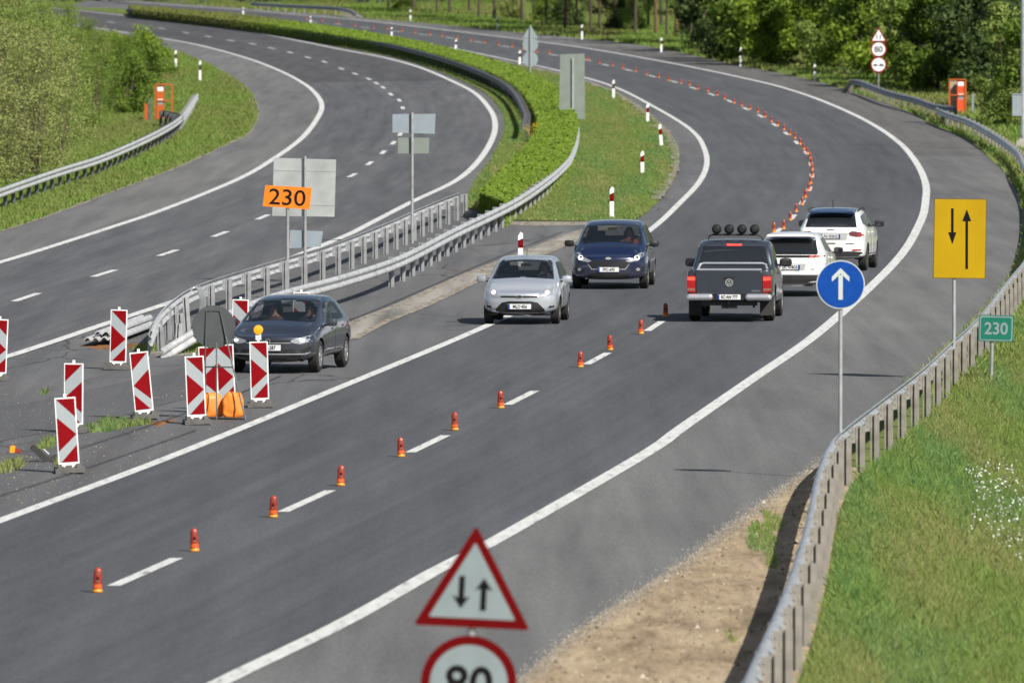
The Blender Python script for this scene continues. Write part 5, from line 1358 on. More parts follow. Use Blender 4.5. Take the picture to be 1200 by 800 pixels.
def m_clear():
    m, n, l, b = nmat('clear_car_glass')
    b.inputs['Base Color'].default_value = (.012, .016, .018, 1); b.inputs['Roughness'].default_value = .02
    b.inputs['Specular IOR Level'].default_value = 1.0; b.inputs['Alpha'].default_value = .52
    return m
M_CLEAR = m_clear()
M_CABIN = simple('cabin_lining', (.035, .036, .040), .8, var=.2)
M_SEAT = simple('seat_fabric', (.045, .046, .052), .9, var=.25)
M_HAIR = simple('dark_hair', (.02, .014, .010), .8)
_person = {}
def person(name, carobj, x, y, hip, shirt, label, driver=True, hair=M_HAIR):
    """one seated figure grown from a skeleton; parented to nothing, standing in the car's place"""
    v = [(0, 0, 0), (0, -.06, .20), (0, -.11, .42), (0, -.10, .53), (0, -.07, .64), (0, -.075, .75),          # pelvis .. head top
         (-.17, -.11, .41), (-.25, .03, .22), (-.17, .30, .27), (-.14, .37, .29), (.17, -.11, .41), (.25, .03, .22), (.17, .30, .27), (.14, .37, .29),
         (-.10, .02, -.02), (-.14, .42, .06), (-.13, .62, -.28), (.10, .02, -.02), (.14, .42, .06), (.13, .62, -.28), (0, .03, .655)]
    if not driver: v[8], v[9], v[12], v[13] = (-.16, .26, .08), (-.13, .34, .08), (.16, .26, .08), (.13, .34, .08)
    e = [(0, 1), (1, 2), (2, 3), (3, 4), (4, 5), (2, 6), (6, 7), (7, 8), (8, 9), (2, 10), (10, 11), (11, 12), (12, 13), (0, 14), (14, 15), (15, 16), (0, 17), (17, 18), (18, 19), (4, 20)]
    rd = [(.15, .11), (.15, .10), (.15, .10), (.055, .055), (.085, .10), (.075, .085), (.07, .065), (.05, .05), (.035, .035), (.045, .025), (.07, .065), (.05, .05), (.035, .035), (.045, .025), (.09, .09), (.065, .065), (.05, .05), (.09, .09), (.065, .065), (.05, .05), (.028, .03)]
    me = bpy.data.meshes.new('person'); me.from_pydata(v, e, []); o = bpy.data.objects.new('person_grow', me); COL.objects.link(o)
    md = o.modifiers.new('skin', 'SKIN'); md.use_smooth_shade = True
    for i, r_ in enumerate(rd): me.skin_vertices[0].data[i].radius = r_
    me.skin_vertices[0].data[0].use_root = True
    ss = o.modifiers.new('sub', 'SUBSURF'); ss.levels = 2; ss.render_levels = 2
    dg = bpy.context.evaluated_depsgraph_get(); m2 = bpy.data.meshes.new_from_object(o.evaluated_get(dg)); bpy.data.objects.remove(o)
    m2.materials.clear(); m2.materials.append(shirt); m2.materials.append(M_SKIN); m2.materials.append(M_CABIN)
    for p in m2.polygons:
        c_ = p.center; p.material_index = 1 if (c_.z > .50 and c_.y < .2) or (c_.y > .22 and c_.z > .0 and abs(c_.x) < .22 and c_.z > .2) else (2 if c_.z < .06 and c_.y > .03 else 0)
        p.use_smooth = True
    o = bpy.data.objects.new('person', m2); COL.objects.link(o); tag(o, label, 'person')
    bm = bmesh.new(); bmesh.ops.create_icosphere(bm, subdivisions=3, radius=1)
    for q in list(bm.verts):
        if q.co.z < .05 - .5 * max(0, -q.co.y) and True:
            pass
    for q in bm.verts: q.co = Vector((q.co.x * .092, q.co.y * .105 - .085, q.co.z * .075 + .715))
    mh = bpy.data.meshes.new('hair'); bm.to_mesh(mh); bm.free(); mh.materials.append(hair); smooth_mesh(mh, 180)
    h = bpy.data.objects.new('hair', mh); COL.objects.link(h); h.parent = o
    for sd in (-1, 1):
        mb = MB(); mb.box((sd * .032, .022, .672), (.022, .012, .010)); mb.build('eye', M_INK, o)
    root = carobj.root
    w = Matrix.Translation(root.location) @ Matrix.Rotation(root.rotation_euler.z, 4, 'Z')
    o.location = w @ Vector((x, y, hip)); o.rotation_euler = (0, 0, root.rotation_euler.z)
    return o
def open_cabin(c, polys):
    """cut the window openings, line the cabin and furnish it"""
    bm = bmesh.new(); bm.from_mesh(c.body.data)
    kill = []
    for f in bm.faces:
        cc = f.calc_center_median()
        for side, poly in polys:
            W = np.array(poly); ctr = W.mean(0); W = ctr + (W - ctr) * .97
            a = (cc.x, cc.z) if side in 'fr' else (cc.y, cc.z)
            if side == 'f' and (f.normal.y < .05): continue
            if side == 'r' and (f.normal.y > -.05): continue
            if side == 'R' and f.normal.x < .3: continue
            if side == 'L' and f.normal.x > -.3: continue
            if inside(np.array([a]), W)[0]: kill.append(f); break
    bmesh.ops.delete(bm, geom=list(set(kill)), context='FACES')
    bm.to_mesh(c.body.data)
    bm.normal_update()
    for v in bm.verts: v.co = v.co - v.normal * .025
    bmesh.ops.reverse_faces(bm, faces=bm.faces)
    me = bpy.data.meshes.new('cabin_lining'); bm.to_mesh(me); bm.free()
    me.materials.clear(); me.materials.append(M_CABIN)
    for p in me.polygons: p.material_index = 0
    o = bpy.data.objects.new('cabin_lining', me); COL.objects.link(o); o.parent = c.root
def furnish(c, ysit, hip):
    P = c.P; yc, zc = P['cowl']; w = P['W'] / 2
    mb = MB(); mb.box((0, yc - .12, zc - .13), (w * 1.7, .45, .16)); mb.box((0, yc - .30, zc - .22), (w * 1.7, .16, .22)); mb.build('dashboard', M_CABIN, c.root)
    for x in (-.36, .36):
        mb = MB(); mb.box((x, ysit + .12, hip - .17), (.48, .50, .16)); mb.box((x, ysit - .22, hip + .18), (.46, .13, .58), rot=Matrix.Rotation(R(12), 3, 'X')); st_ = mb.build('seat', M_SEAT, c.root)
        bv = st_.modifiers.new('b', 'BEVEL'); bv.width = .04; bv.segments = 3
        mb = MB(); mb.box((x, ysit - .31, hip + .60), (.26, .10, .17)); hr = mb.build('headrest', M_SEAT, st_); bv = hr.modifiers.new('b', 'BEVEL'); bv.width = .035; bv.segments = 3
    mb = MB(); mb.box((0, ysit - .95, hip - .1), (1.25, .5, .2)); mb.box((0, ysit - 1.2, hip + .2), (1.25, .14, .6)); mb.build('rear_bench', M_SEAT, c.root)
    mb = MB(); mb.tube([(-.36 + .185 * math.cos(a), ysit + .42 + .06 * math.sin(a), hip + .28 + .17 * math.sin(a)) for a in np.linspace(0, 2 * math.pi, 21)], .016, 6, cap=False); mb.build('steering_wheel', M_TRIM, c.root)
    mb = MB(); mb.box((0, yc - .62, P['head'][1] - .12), (.22, .03, .06)); mb.build('inner_mirror', M_TRIM, c.root)

class Car:
    def __init__(s, name, P, label, cat):
        s.P = P; s.root = empty(name, (0, 0, 0), 0, label, cat)
        s.body, s.bvh = car_body(P); s.body.parent = s.root; s.body.name = 'body'
    def patch(s, name, poly, side, mat, off=.006, res=.06, parent=None, depth=.012):
        """panel lying on the body: side 'f','r' polygon in x,z; 'R','L' polygon in y,z; 't' polygon in x,y"""
        ax = {'f': (0, 2), 'r': (0, 2), 'R': (1, 2), 'L': (1, 2), 't': (0, 1)}[side]
        n = len(poly); pts = []
        for i in range(n):
            a, b = Vector(poly[i]), Vector(poly[(i + 1) % n]); m = max(1, int((b - a).length / res))
            for t in range(m): pts.append(a.lerp(b, t / m))
        nb = len(pts); W = np.array([tuple(p) for p in pts]); lo, hi = W.min(0), W.max(0)
        gx = np.arange(lo[0] + res / 2, hi[0], res); gy = np.arange(lo[1] + res / 2, hi[1], res)
        Q = np.array([(x, y) for x in gx for y in gy]) if len(gx) * len(gy) else np.zeros((0, 2))
        if len(Q): Q = Q[inside(Q, W)]
        if len(Q):
            d = np.min(np.linalg.norm(Q[:, None] - W[None], axis=2), axis=1); Q = Q[d > res * .3]
        v, e, f, ov, oe, of = delaunay_2d_cdt(pts + [Vector(q) for q in Q], [], [list(range(nb))], 1, 1e-5)
        top = []; sgn = {'f': -1, 'r': 1, 'R': -1, 'L': 1, 't': -1}[side]
        hits = []
        for p in v:
            if side in 'fr': o_, d_ = Vector((p.x, -sgn * 6, p.y)), Vector((0, sgn, 0))
            elif side in 'RL': o_, d_ = Vector((-sgn * 3, p.x, p.y)), Vector((sgn, 0, 0))
            else: o_, d_ = Vector((p.x, p.y, 5)), Vector((0, 0, -1))
            h = s.bvh.ray_cast(o_, d_)
            hits.append((h[0], h[1], d_, o_))
        ok = [h for h in hits if h[0] is not None]
        if not ok: return None
        raw = list(hits)
        for i, (loc, nrm, d_, o_) in enumerate(raw):
            if loc is None:
                j = min(range(len(hits)), key=lambda q: (v[q] - v[i]).length if raw[q][0] is not None else 1e9)
                t = (raw[j][0] - raw[j][3]).dot(d_); loc = o_ + d_ * t
            hits[i] = loc
        mb = MB(); m = len(v)
        d_ = ok[0][2]
        for p in hits: mb.v.append(tuple(p - d_ * off))
        for p in hits: mb.v.append(tuple(p + d_ * depth))
        for q in f: mb.f.append(tuple(q)); mb.mi.append(0)
        from collections import Counter
        ed = Counter()
        for q in f:
            for k in range(len(q)): ed[(q[k], q[(k + 1) % len(q)])] += 1
        for (a, b) in list(ed):
            if (b, a) not in ed: mb.f.append((b, a, a + m, b + m)); mb.mi.append(0)
        o = mb.build(name, mat, parent or s.root, recalc=True); smooth_mesh(o.data, 45)
        return o
    def both(s, name, poly, mat, **k):
        return [s.patch(name, poly, 'R', mat, **k), s.patch(name, poly, 'L', mat, **k)]
    def mir(s, name, poly, side, mat, **k):
        a = s.patch(name, poly, side, mat, **k); b = s.patch(name, [(-x, z) for x, z in poly], side, mat, **k); return a, b
    def wheels(s, rim=M_RIM, spokes=5, wide=.205):
        P = s.P; t = P['tyre']; w = P['W'] / 2; rr = t - .115
        mt = MB(); mt.lathe([(rr, -wide / 2 + .02), (rr + .02, -wide / 2), (t - .03, -wide / 2 + .005), (t, -wide / 2 + .03), (t, wide / 2 - .03), (t - .03, wide / 2 - .005), (rr + .02, wide / 2), (rr, wide / 2 - .02)], 36, 'x')
        ot = mt.build('tyre', M_TYRE, None, True); dt = ot.data; bpy.data.objects.remove(ot)
        mr = MB(); mr.lathe([(rr + .004, wide / 2 - .05), (rr + .004, wide / 2 - .012), (rr - .03, wide / 2 - .016), (rr - .035, wide / 2 - .05)], 36, 'x')
        mr.lathe([(0.001, wide / 2 - .01), (.055, wide / 2 - .012), (.06, wide / 2 - .06), (.001, wide / 2 - .06)], 16, 'x')
        for k in range(spokes):
            a = 2 * math.pi * k / spokes
            mr.box((wide / 2 - .035, math.cos(a) * rr * .52, math.sin(a) * rr * .52), (.035, rr * .98, .085 if spokes < 7 else .05), rot=Matrix.Rotation(a, 3, 'X'))
        om = mr.build('rim', rim); dm = om.data; bpy.data.objects.remove(om)
        md = MB(); md.lathe([(.001, wide / 2 - .085), (rr - .01, wide / 2 - .085), (rr - .01, wide / 2 - .10), (.001, wide / 2 - .10)], 28, 'x'); od = md.build('brake_disc', M_ARCH); dd = od.data; bpy.data.objects.remove(od)
        for y in (P['axf'], P['axf'] - P['wb']):
            for sd in (1, -1):
                wh = bpy.data.objects.new('wheel', dt.copy()); COL.objects.link(wh); wh.parent = s.root
                wh.location = (sd * (w - wide / 2 - .015), y, t); wh.rotation_euler = (random.uniform(0, 1), 0, 0 if sd > 0 else math.pi)
                for nm, d in (('rim', dm), ('brake_disc', dd)):
                    o = bpy.data.objects.new(nm, d); COL.objects.link(o); o.parent = wh
    def mirrors(s, y, z, mat, x=None, size=1.0):
        w = s.P['W'] / 2
        for sd in (1, -1):
            bm = bmesh.new(); bmesh.ops.create_cube(bm, size=1); 
            bmesh.ops.subdivide_edges(bm, edges=bm.edges[:], cuts=3, use_grid_fill=True)
            for v in bm.verts:
                p = v.co * 2; q = p.normalized() * max(abs(p.x), abs(p.y), abs(p.z)); p = p.lerp(q, .55)
                v.co = (p.x * .115 * size, p.y * .10 * size * (1 - .2 * p.x * sd), p.z * .08 * size)
            me = bpy.data.meshes.new('mirror'); bm.to_mesh(me); bm.free(); me.materials.append(mat); smooth_mesh(me, 60)
            o = bpy.data.objects.new('mirror', me); COL.objects.link(o); o.parent = s.root; o.location = (sd * (w + .10), y, z)
            mb = MB(); mb.box((-sd * .12, 0, -.05), (.16, .05, .03)); k = mb.build('arm', M_TRIM, o)
            mb = MB(); mb.box((0, -.102 * size, 0), (.17 * size, .006, .10 * size)); mb.build('glass', M_GLASS, o)
    def plate(s, txt, side, z, y=None, blue_right=False, w=.52, h=.112, dark=False):
        d = 1 if side == 'f' else -1
        h0 = s.bvh.ray_cast(Vector((0, d * 6, z)), Vector((0, -d, 0)))[0]
        yy = h0.y + d * .02
        mb = MB(); mb.box((0, yy, z), (w, .014, h)); p = mb.build('number_plate', M_PLATE, s.root)
        mb = MB(); mb.box((-d * -(w / 2 - .024) * -1 if False else (d * (w / 2 - .024)) , yy + d * .0085, z), (.046, .004, h * .96)); mb.build('blue_strip', M_PLATEB, p)
        if dark:
            mb = MB(); mb.box((-d * (w / 2 - .024), yy + d * .0085, z), (.046, .004, h * .96)); mb.build('blue_strip', M_PLATEB, p)
        text_part(txt, h * .92, 'lettering', M_INK, p, (-d * .012, yy + d * .0095, z), rot=(math.pi / 2, 0, math.pi if d > 0 else 0), bold=.0025, sx=.82)
        return p
    def put(s, px, wheel, yaw, away):
        """stand the given wheel on the photo pixel px; yaw degrees from straight to/away from the camera"""
        P = s.P; th = -R(yaw) if away else math.pi - R(yaw)
        lx = P['W'] / 2 - .1; ly = P['axf'] if wheel[1] == 'f' else P['axf'] - P['wb']
        lx = lx if wheel[0] == 'R' else -lx
        g = G(*px)
        off = Matrix.Rotation(th, 3, 'Z') @ Vector((lx, ly, 0))
        s.root.location = (g.x - off.x, g.y - off.y, zr(g.y - off.y) + .018); s.root.rotation_euler = (0, 0, th)
    def emblem_oval(s, z, side='f', mat=None, rx=.075, rz=.03):
        d = 1 if side == 'f' else -1
        y = s.bvh.ray_cast(Vector((0, d * 6, z)), Vector((0, -d, 0)))[0].y
        mb = MB(); mb.prism([(rx * math.cos(a), z + rz * math.sin(a)) for a in np.linspace(0, 2 * math.pi, 21)[:-1]], y - .005, y + d * .016 if d > 0 else y - .016); e = mb.build('emblem', M_CHROME, s.root)
        mb = MB(); mb.prism([(rx * .86 * math.cos(a), z + rz * .8 * math.sin(a)) for a in np.linspace(0, 2 * math.pi, 21)[:-1]], y + d * .0165, y + d * .020); mb.build('emblem_face', mat or M_PLATEB, e)
def P_(**k): return k

def fill_common(c, doors, wins, handles, sill=True):
    pc = c.P['paint']
    for d in doors:
        for o in c.both('door', d, pc, off=.004, res=.12): pass
        for sd in ('R', 'L'): pass
    for hpoly in handles: c.both('door_handle', hpoly, M_TRIM if False else pc, off=.025, res=.2)
    for wv in wins: c.both('side_window', wv, M_CLEAR if c.P.get('clear') else M_GLASS, off=.007, res=.08)
    if c.P.get('clear'): open_cabin(c, [(sd, wv) for wv in wins for sd in 'RL'] + c.P['clear'])

# ---- silver hatchback
P1 = P_(clear=[('f', [(-.70, .985), (0, 1.03), (.70, .985), (.585, 1.375), (0, 1.405), (-.585, 1.375)]), ('r', [(-.58, 1.10), (.58, 1.10), (.50, 1.34), (-.50, 1.34)])], L=3.95, W=1.72, H=1.48, axf=1.18, wb=2.49, tyre=.295, belt=(.90, 1.02), hood=.70, cowl=(.86, .98), head=(.10, 1.40), rear=(-1.45, 1.40), rwin=(-1.85, 1.08), top=.72, paint=paint('silver_paint', (.54, .58, .64), .55, .25), zb=.2, nosebulge=.20)
c = Car('silver_hatchback', P1, 'silver small hatchback driving toward the camera in the left lane', 'car')
c.patch('windscreen', [(-.70, .985), (0, 1.03), (.70, .985), (.585, 1.375), (0, 1.405), (-.585, 1.375)], 'f', M_CLEAR, off=.006)
c.patch('rear_window', [(-.58, 1.10), (.58, 1.10), (.50, 1.34), (-.50, 1.34)], 'r', M_CLEAR)
fill_common(c, [[(.72, .40), (.80, .88), (-.25, .93), (-.25, .36), (.6, .36)], [(-.29, .36), (-.29, .93), (-1.2, .99), (-.9, .60), (-.75, .36)]], [[(.62, .97), (.02, 1.32), (-.24, 1.35), (-.24, .99)], [(-.30, .99), (-.30, 1.35), (-.95, 1.32), (-1.32, 1.08), (-1.2, 1.04)]], [[(-.02, .82), (-.02, .85), (-.2, .855), (-.2, .825)], [(-.98, .86), (-.98, .89), (-1.14, .895), (-1.14, .865)]])
hl_, hr_ = c.mir('headlight', [(.38, .64), (.50, .60), (.72, .66), (.80, .76), (.78, .85), (.70, .83), (.52, .71)], 'f', M_HEAD, off=.008)
c.mir('lit_lamp', [(.60 + .045 * math.cos(a), .715 + .04 * math.sin(a)) for a in np.linspace(0, 6.28, 13)[:-1]], 'f', M_LIT, off=.013)
c.patch('upper_grille', [(-.42, .60), (.42, .60), (.44, .64), (-.44, .64)], 'f', M_TRIM, off=.006)
c.patch('lower_grille', [(-.58, .27), (.58, .27), (.55, .34), (.40, .49), (.25, .52), (-.25, .52), (-.40, .49), (-.55, .34)], 'f', M_TRIM, off=.006)
c.mir('fog_recess', [(.62, .36), (.76, .38), (.75, .43), (.66, .42)], 'f', M_TRIM)
c.patch('lower_lip', [(-.70, .20), (.70, .20), (.68, .235), (-.68, .235)], 'f', M_TRIM)
c.mir('taillight', [(.66, .75), (.80, .78), (.78, 1.0), (.66, .98)], 'r', M_TAIL)
c.emblem_oval(.625, mat=M_INK); c.plate('MLD·456', 'f', .405); c.wheels(M_RIM, 7); c.mirrors(.66, .98, P1['paint'])
mb = MB(); mb.tube([(0, .0, 1.47), (0, -.12, 1.62)], .006, 6); mb.build('aerial', M_TRIM, c.root)
mb = MB(); mb.box((-.2, .96, .0), (.001, .001, .001)); 
c.put((652, 380), 'Lf', 4.8, False)
furnish(c, -.22, .56); person('person', c, -.36, -.22, .56, simple('shirt_dark', (.03, .035, .05), .9), 'driver of the silver hatchback in a dark top, hands on the wheel')

# ---- dark blue people carrier
P2 = P_(clear=[('f', [(-.78, 1.10), (0, 1.15), (.78, 1.10), (.665, 1.53), (0, 1.565), (-.665, 1.53)]), ('r', [(-.6, 1.2), (.6, 1.2), (.52, 1.5), (-.52, 1.5)])], L=4.80, W=1.916, H=1.66, axf=1.47, wb=2.85, tyre=.335, belt=(1.02, 1.08), hood=.80, cowl=(1.28, 1.08), head=(.42, 1.58), rear=(-1.85, 1.56), rwin=(-2.25, 1.16), top=.72, paint=paint('blue_paint', (.0055, .0135, .050), .3, .28), zb=.22, nosebulge=.20)
c = Car('blue_people_carrier', P2, 'dark blue people carrier with lit headlights driving toward the camera', 'car')
c.patch('windscreen', [(-.78, 1.10), (0, 1.15), (.78, 1.10), (.665, 1.53), (0, 1.565), (-.665, 1.53)], 'f', M_CLEAR)
c.patch('rear_window', [(-.6, 1.2), (.6, 1.2), (.52, 1.5), (-.52, 1.5)], 'r', M_CLEAR)
fill_common(c, [[(.98, .45), (1.05, 1.0), (.0, 1.03), (.0, .38), (.9, .38)], [(-.04, .38), (-.04, 1.03), (-1.1, 1.06), (-.95, .7), (-.85, .38)]], [[(1.0, 1.09), (.36, 1.47), (.02, 1.52), (.02, 1.10)], [(-.05, 1.10), (-.05, 1.52), (-1.0, 1.50), (-1.05, 1.12)], [(-1.12, 1.13), (-1.07, 1.49), (-1.7, 1.43), (-1.85, 1.22)]], [[(.25, .93), (.25, .96), (.06, .965), (.06, .935)], [(-.75, .95), (-.75, .98), (-.93, .985), (-.93, .955)]])
c.mir('headlight', [(.42, .70), (.52, .665), (.70, .71), (.86, .83), (.87, .93), (.78, .91), (.58, .78)], 'f', M_HEAD, off=.008)
c.mir('lit_lamp', [(.70 + .065 * math.cos(a), .775 + .055 * math.sin(a)) for a in np.linspace(0, 6.28, 13)[:-1]], 'f', M_LIT, off=.013)
c.patch('upper_grille', [(-.44, .70), (.44, .70), (.50, .64), (.40, .52), (-.40, .52), (-.50, .64)], 'f', simple('dark_grille', (.045, .046, .05), .35, .6), off=.006)
c.patch('grille_trim', [(-.41, .505), (.41, .505), (.52, .64), (.50, .60), (.42, .488), (-.42, .488), (-.50, .60), (-.52, .64)], 'f', M_CHROME, off=.010, res=.04)
c.patch('lower_grille', [(-.55, .28), (.55, .28), (.50, .40), (-.50, .40)], 'f', M_TRIM)
c.patch('lower_chrome', [(-.58, .245), (.58, .245), (.58, .265), (-.58, .265)], 'f', M_CHROME, off=.010)
c.mir('fog_lamp', [(.62, .42), (.84, .46), (.84, .55), (.76, .55), (.60, .47)], 'f', M_TRIM)
c.mir('fog_lens', [(.73 + .05 * math.cos(a), .49 + .04 * math.sin(a)) for a in np.linspace(0, 6.28, 13)[:-1]], 'f', M_HEAD, off=.012)
c.mir('taillight', [(.7, .8), (.9, .84), (.88, 1.05), (.7, 1.02)], 'r', M_TAIL)
c.emblem_oval(.765, mat=M_SIGNBACK); c.plate('PFC-693', 'f', .49); c.wheels(M_RIM, 5, .22); c.mirrors(1.02, 1.10, M_TRIM, size=1.05)
c.put((756, 338.6), 'Lf', 4.0, False)
furnish(c, .12, .70); person('person', c, -.38, .12, .70, simple('shirt_red', (.22, .05, .04), .9), 'driver of the dark blue people carrier in a reddish top')

# ---- grey hatchback on the crossing
P3 = P_(clear=[('f', [(-.74, .965), (0, 1.01), (.74, .965), (.615, 1.36), (0, 1.39), (-.615, 1.36)]), ('r', [(-.6, 1.06), (.6, 1.06), (.5, 1.33), (-.5, 1.33)])], L=4.26, W=1.79, H=1.46, axf=1.25, wb=2.62, tyre=.315, belt=(.90, .97), hood=.72, cowl=(.98, .95), head=(.12, 1.39), rear=(-1.52, 1.39), rwin=(-1.98, 1.02), top=.72, paint=paint('dark_grey_paint', (.034, .042, .062), .45, .28), zb=.19, nosebulge=.17)
c = Car('grey_hatchback', P3, 'dark grey hatchback crossing the central reserve behind the chevron panels', 'car')
c.patch('windscreen', [(-.74, .965), (0, 1.01), (.74, .965), (.615, 1.36), (0, 1.39), (-.615, 1.36)], 'f', M_CLEAR)
c.patch('rear_window', [(-.6, 1.06), (.6, 1.06), (.5, 1.33), (-.5, 1.33)], 'r', M_CLEAR)
fill_common(c, [[(.78, .42), (.86, .86), (-.12, .90), (-.12, .34), (.65, .34)], [(-.16, .34), (-.16, .90), (-1.2, .93), (-.98, .62), (-.82, .34)]], [[(.72, .935), (.08, 1.31), (-.12, 1.335), (-.12, .955)], [(-.19, .955), (-.19, 1.335), (-.95, 1.31), (-1.22, 1.05), (-1.15, .985)]], [[(.12, .80), (.12, .83), (-.07, .835), (-.07, .805)], [(-.92, .83), (-.92, .86), (-1.1, .865), (-1.1, .835)]])
c.mir('headlight', [(.45, .60), (.62, .57), (.82, .62), (.87, .73), (.80, .745), (.62, .69), (.45, .645)], 'f', M_HEAD, off=.008)
c.mir('lit_lamp', [(.66 + .045 * math.cos(a), .64 + .03 * math.sin(a)) for a in np.linspace(0, 6.28, 13)[:-1]], 'f', M_LIT, off=.013)
c.patch('upper_grille', [(-.44, .60), (.44, .60), (.44, .645), (-.44, .645)], 'f', M_TRIM)
c.patch('grille_trim', [(-.44, .585), (.44, .585), (.44, .597), (-.44, .597)], 'f', M_CHROME, off=.010, res=.05)
c.patch('lower_grille', [(-.66, .225), (.66, .225), (.64, .36), (-.64, .36)], 'f', M_TRIM); c.mir('fog_recess', [(.66, .40), (.82, .44), (.80, .52), (.62, .45)], 'f', M_TRIM); c.patch('middle_grille', [(-.56, .395), (.56, .395), (.52, .47), (-.52, .47)], 'f', M_TRIM)
c.patch('lower_chrome', [(-.72, .365), (.72, .365), (.80, .40), (.80, .415), (.70, .383), (-.70, .383), (-.80, .415), (-.80, .40)], 'f', M_CHROME, off=.010, res=.05)
c.mir('taillight', [(.58, .74), (.84, .76), (.82, .92), (.58, .90)], 'r', M_TAIL)
for o in (c.patch('door_chrome', [(.70, .38), (.70, .40), (-.85, .42), (-.85, .40)], 'L', M_TRIM), ): pass
c.emblem_oval(.625, mat=M_INK, rx=.05, rz=.045); c.plate('PRA-287', 'f', .50); c.wheels(M_RIM, 10, .21); c.mirrors(.70, .95, P3['paint'], size=.95)
c.put((371, 436.6), 'Lf', 10.2, False)
furnish(c, -.15, .54); person('person', c, -.36, -.15, .54, simple('shirt_blue', (.02, .03, .06), .9), 'driver of the grey hatchback in a dark blue top, hands on the wheel'); person('person', c, .36, -.15, .54, simple('shirt_brown', (.10, .05, .035), .9), 'front passenger of the grey hatchback in a brown top', driver=False)

# ---- dark grey pickup
P4 = P_(L=5.15, W=1.95, H=1.80, axf=1.62, wb=3.095, tyre=.385, archgap=.07, belt=(1.10, 1.15), hood=.98, cowl=(1.05, 1.18), head=(.45, 1.72), rear=(-.78, 1.74), rwin=(-.98, 1.14), top=.82, pickup=True, paint=paint('anthracite_paint', (.042, .052, .070), .45, .3), zb=.36, tailbulge=.02)
c = Car('pickup_truck', P4, 'anthracite pickup truck with four black spotlights on its roof, driving away', 'pickup truck')
c.patch('windscreen', [(-.78, 1.2), (.78, 1.2), (.66, 1.67), (-.66, 1.67)], 'f', M_GLASS)
c.patch('rear_window', [(-.80, 1.20), (.80, 1.20), (.70, 1.65), (-.70, 1.65)], 'r', M_GLASS)
fill_common(c, [[(.92, .6), (1.0, 1.08), (.12, 1.10), (.12, .5), (.9, .5)], [(.08, .5), (.08, 1.10), (-.8, 1.12), (-.8, .6), (-.7, .5)]], [[(.85, 1.19), (.4, 1.6), (.14, 1.64), (.14, 1.2)], [(.06, 1.2), (.06, 1.64), (-.65, 1.62), (-.72, 1.22)]], [[(.3, 1.0), (.3, 1.03), (.14, 1.035), (.14, 1.005)], [(-.6, 1.02), (-.6, 1.05), (-.76, 1.055), (-.76, 1.025)]])
yb = -5.15 / 2
mb = MB(); mb.prism([(-.735, .62), (.735, .62), (.745, 1.12), (.70, 1.15), (-.70, 1.15), (-.745, 1.12)], yb - .022, yb + .03); tg = mb.build('tailgate', P4['paint'], c.root)
bv = tg.modifiers.new('b', 'BEVEL'); bv.width = .012; bv.segments = 2
mb = MB(); mb.box((0, yb - .026, .70), (1.42, .008, .012)); mb.build('crease', P4['paint'], tg)
mb = MB(); mb.prism([(-.12, 1.015), (.12, 1.015), (.10, .97), (-.10, .97)], yb - .036, yb - .024); mb.build('handle', M_TRIM, tg)
# round emblem of two stacked letters
e = MB(); ring = circle(0, .885, .088, 28); ri = circle(0, .885, .072, 28)
for i in range(28): j = (i + 1) % 28; e.prism([ring[i], ring[j], ri[j], ri[i]], yb - .040, yb - .0235)
def stroke(x0, z0, x1, z1, w_): 
    d = Vector((x1 - x0, z1 - z0)).normalized(); nx, nz = -d.y * w_ / 2, d.x * w_ / 2
    return [(x0 + nx, z0 + nz), (x1 + nx, z1 + nz), (x1 - nx, z1 - nz), (x0 - nx, z0 - nz)]
for st_ in ((-.034, .955, 0, .893, .014), (.034, .955, 0, .893, .014), (-.062, .925, -.027, .825, .014), (.062, .925, .027, .825, .014), (-.027, .825, 0, .877, .014), (.027, .825, 0, .877, .014)): e.prism(stroke(*st_), yb - .0395, yb - .0237)
e.build('emblem', M_CHROME, tg)
mb = MB(); mb.box((.60, yb - .025, .70), (.20, .006, .022)); mb.build('badge', M_CHROME, tg)
mb = MB(); mb.tube([(-.73, yb + .02, 1.172), (.73, yb + .02, 1.172)], .026, 10); mb.build('tailgate_cap', M_CHROME, c.root, True)
mb = MB(); mb.tube([(-.78, -.98 - .35, 1.14), (-.74, -1.2, 1.25), (-.66, -1.2, 1.275), (.66, -1.2, 1.275), (.74, -1.2, 1.25), (.78, -1.33, 1.14)], .03, 10); mb.build('sports_bar', M_CHROME, c.root, True)
for sd in (1, -1):
    mb = MB(); mb.prism([(sd * .755, .66), (sd * .945, .68), (sd * .950, 1.03), (sd * .755, 1.04)], yb - .03, yb + .18); t_ = mb.build('taillight', M_TAIL, c.root)
    mb = MB(); mb.prism([(sd * .765, .93), (sd * .935, .94), (sd * .935, 1.01), (sd * .765, 1.01)], yb - .034, yb - .0305); mb.build('brake_lamp', M_BRAKE, t_)
    mb = MB(); mb.prism([(sd * .765, .70), (sd * .935, .71), (sd * .935, .76), (sd * .765, .755)], yb - .034, yb - .0305); mb.build('reverse_lens', M_REFL, t_)
    mb = MB(); mb.box((sd * .66, yb - .06, .56), (.60, .20, .15)); q = mb.build('bumper', M_CHROME, c.root); bv = q.modifiers.new('b', 'BEVEL'); bv.width = .07; bv.segments = 4
    mb = MB(); mb.box((sd * .80, -1.90, .36), (.30, .02, .46)); mb.build('mud_flap', M_RUBBER, c.root)
mb = MB(); mb.box((0, yb - .02, .55), (.75, .12, .12)); mb.box((0, yb + .08, .42), (1.25, .12, .10)); mb.tube([(0, yb, .40), (0, yb - .12, .40), (0, yb - .14, .47)], .022, 8); mb.box((-.55, yb + .1, .36), (.05, .05, .08)); mb.box((.55, yb + .1, .36), (.05, .05, .08)); mb.box((0, yb + .1, .34), (.35, .1, .08)); mb.build('tow_bar', M_TRIM, c.root)
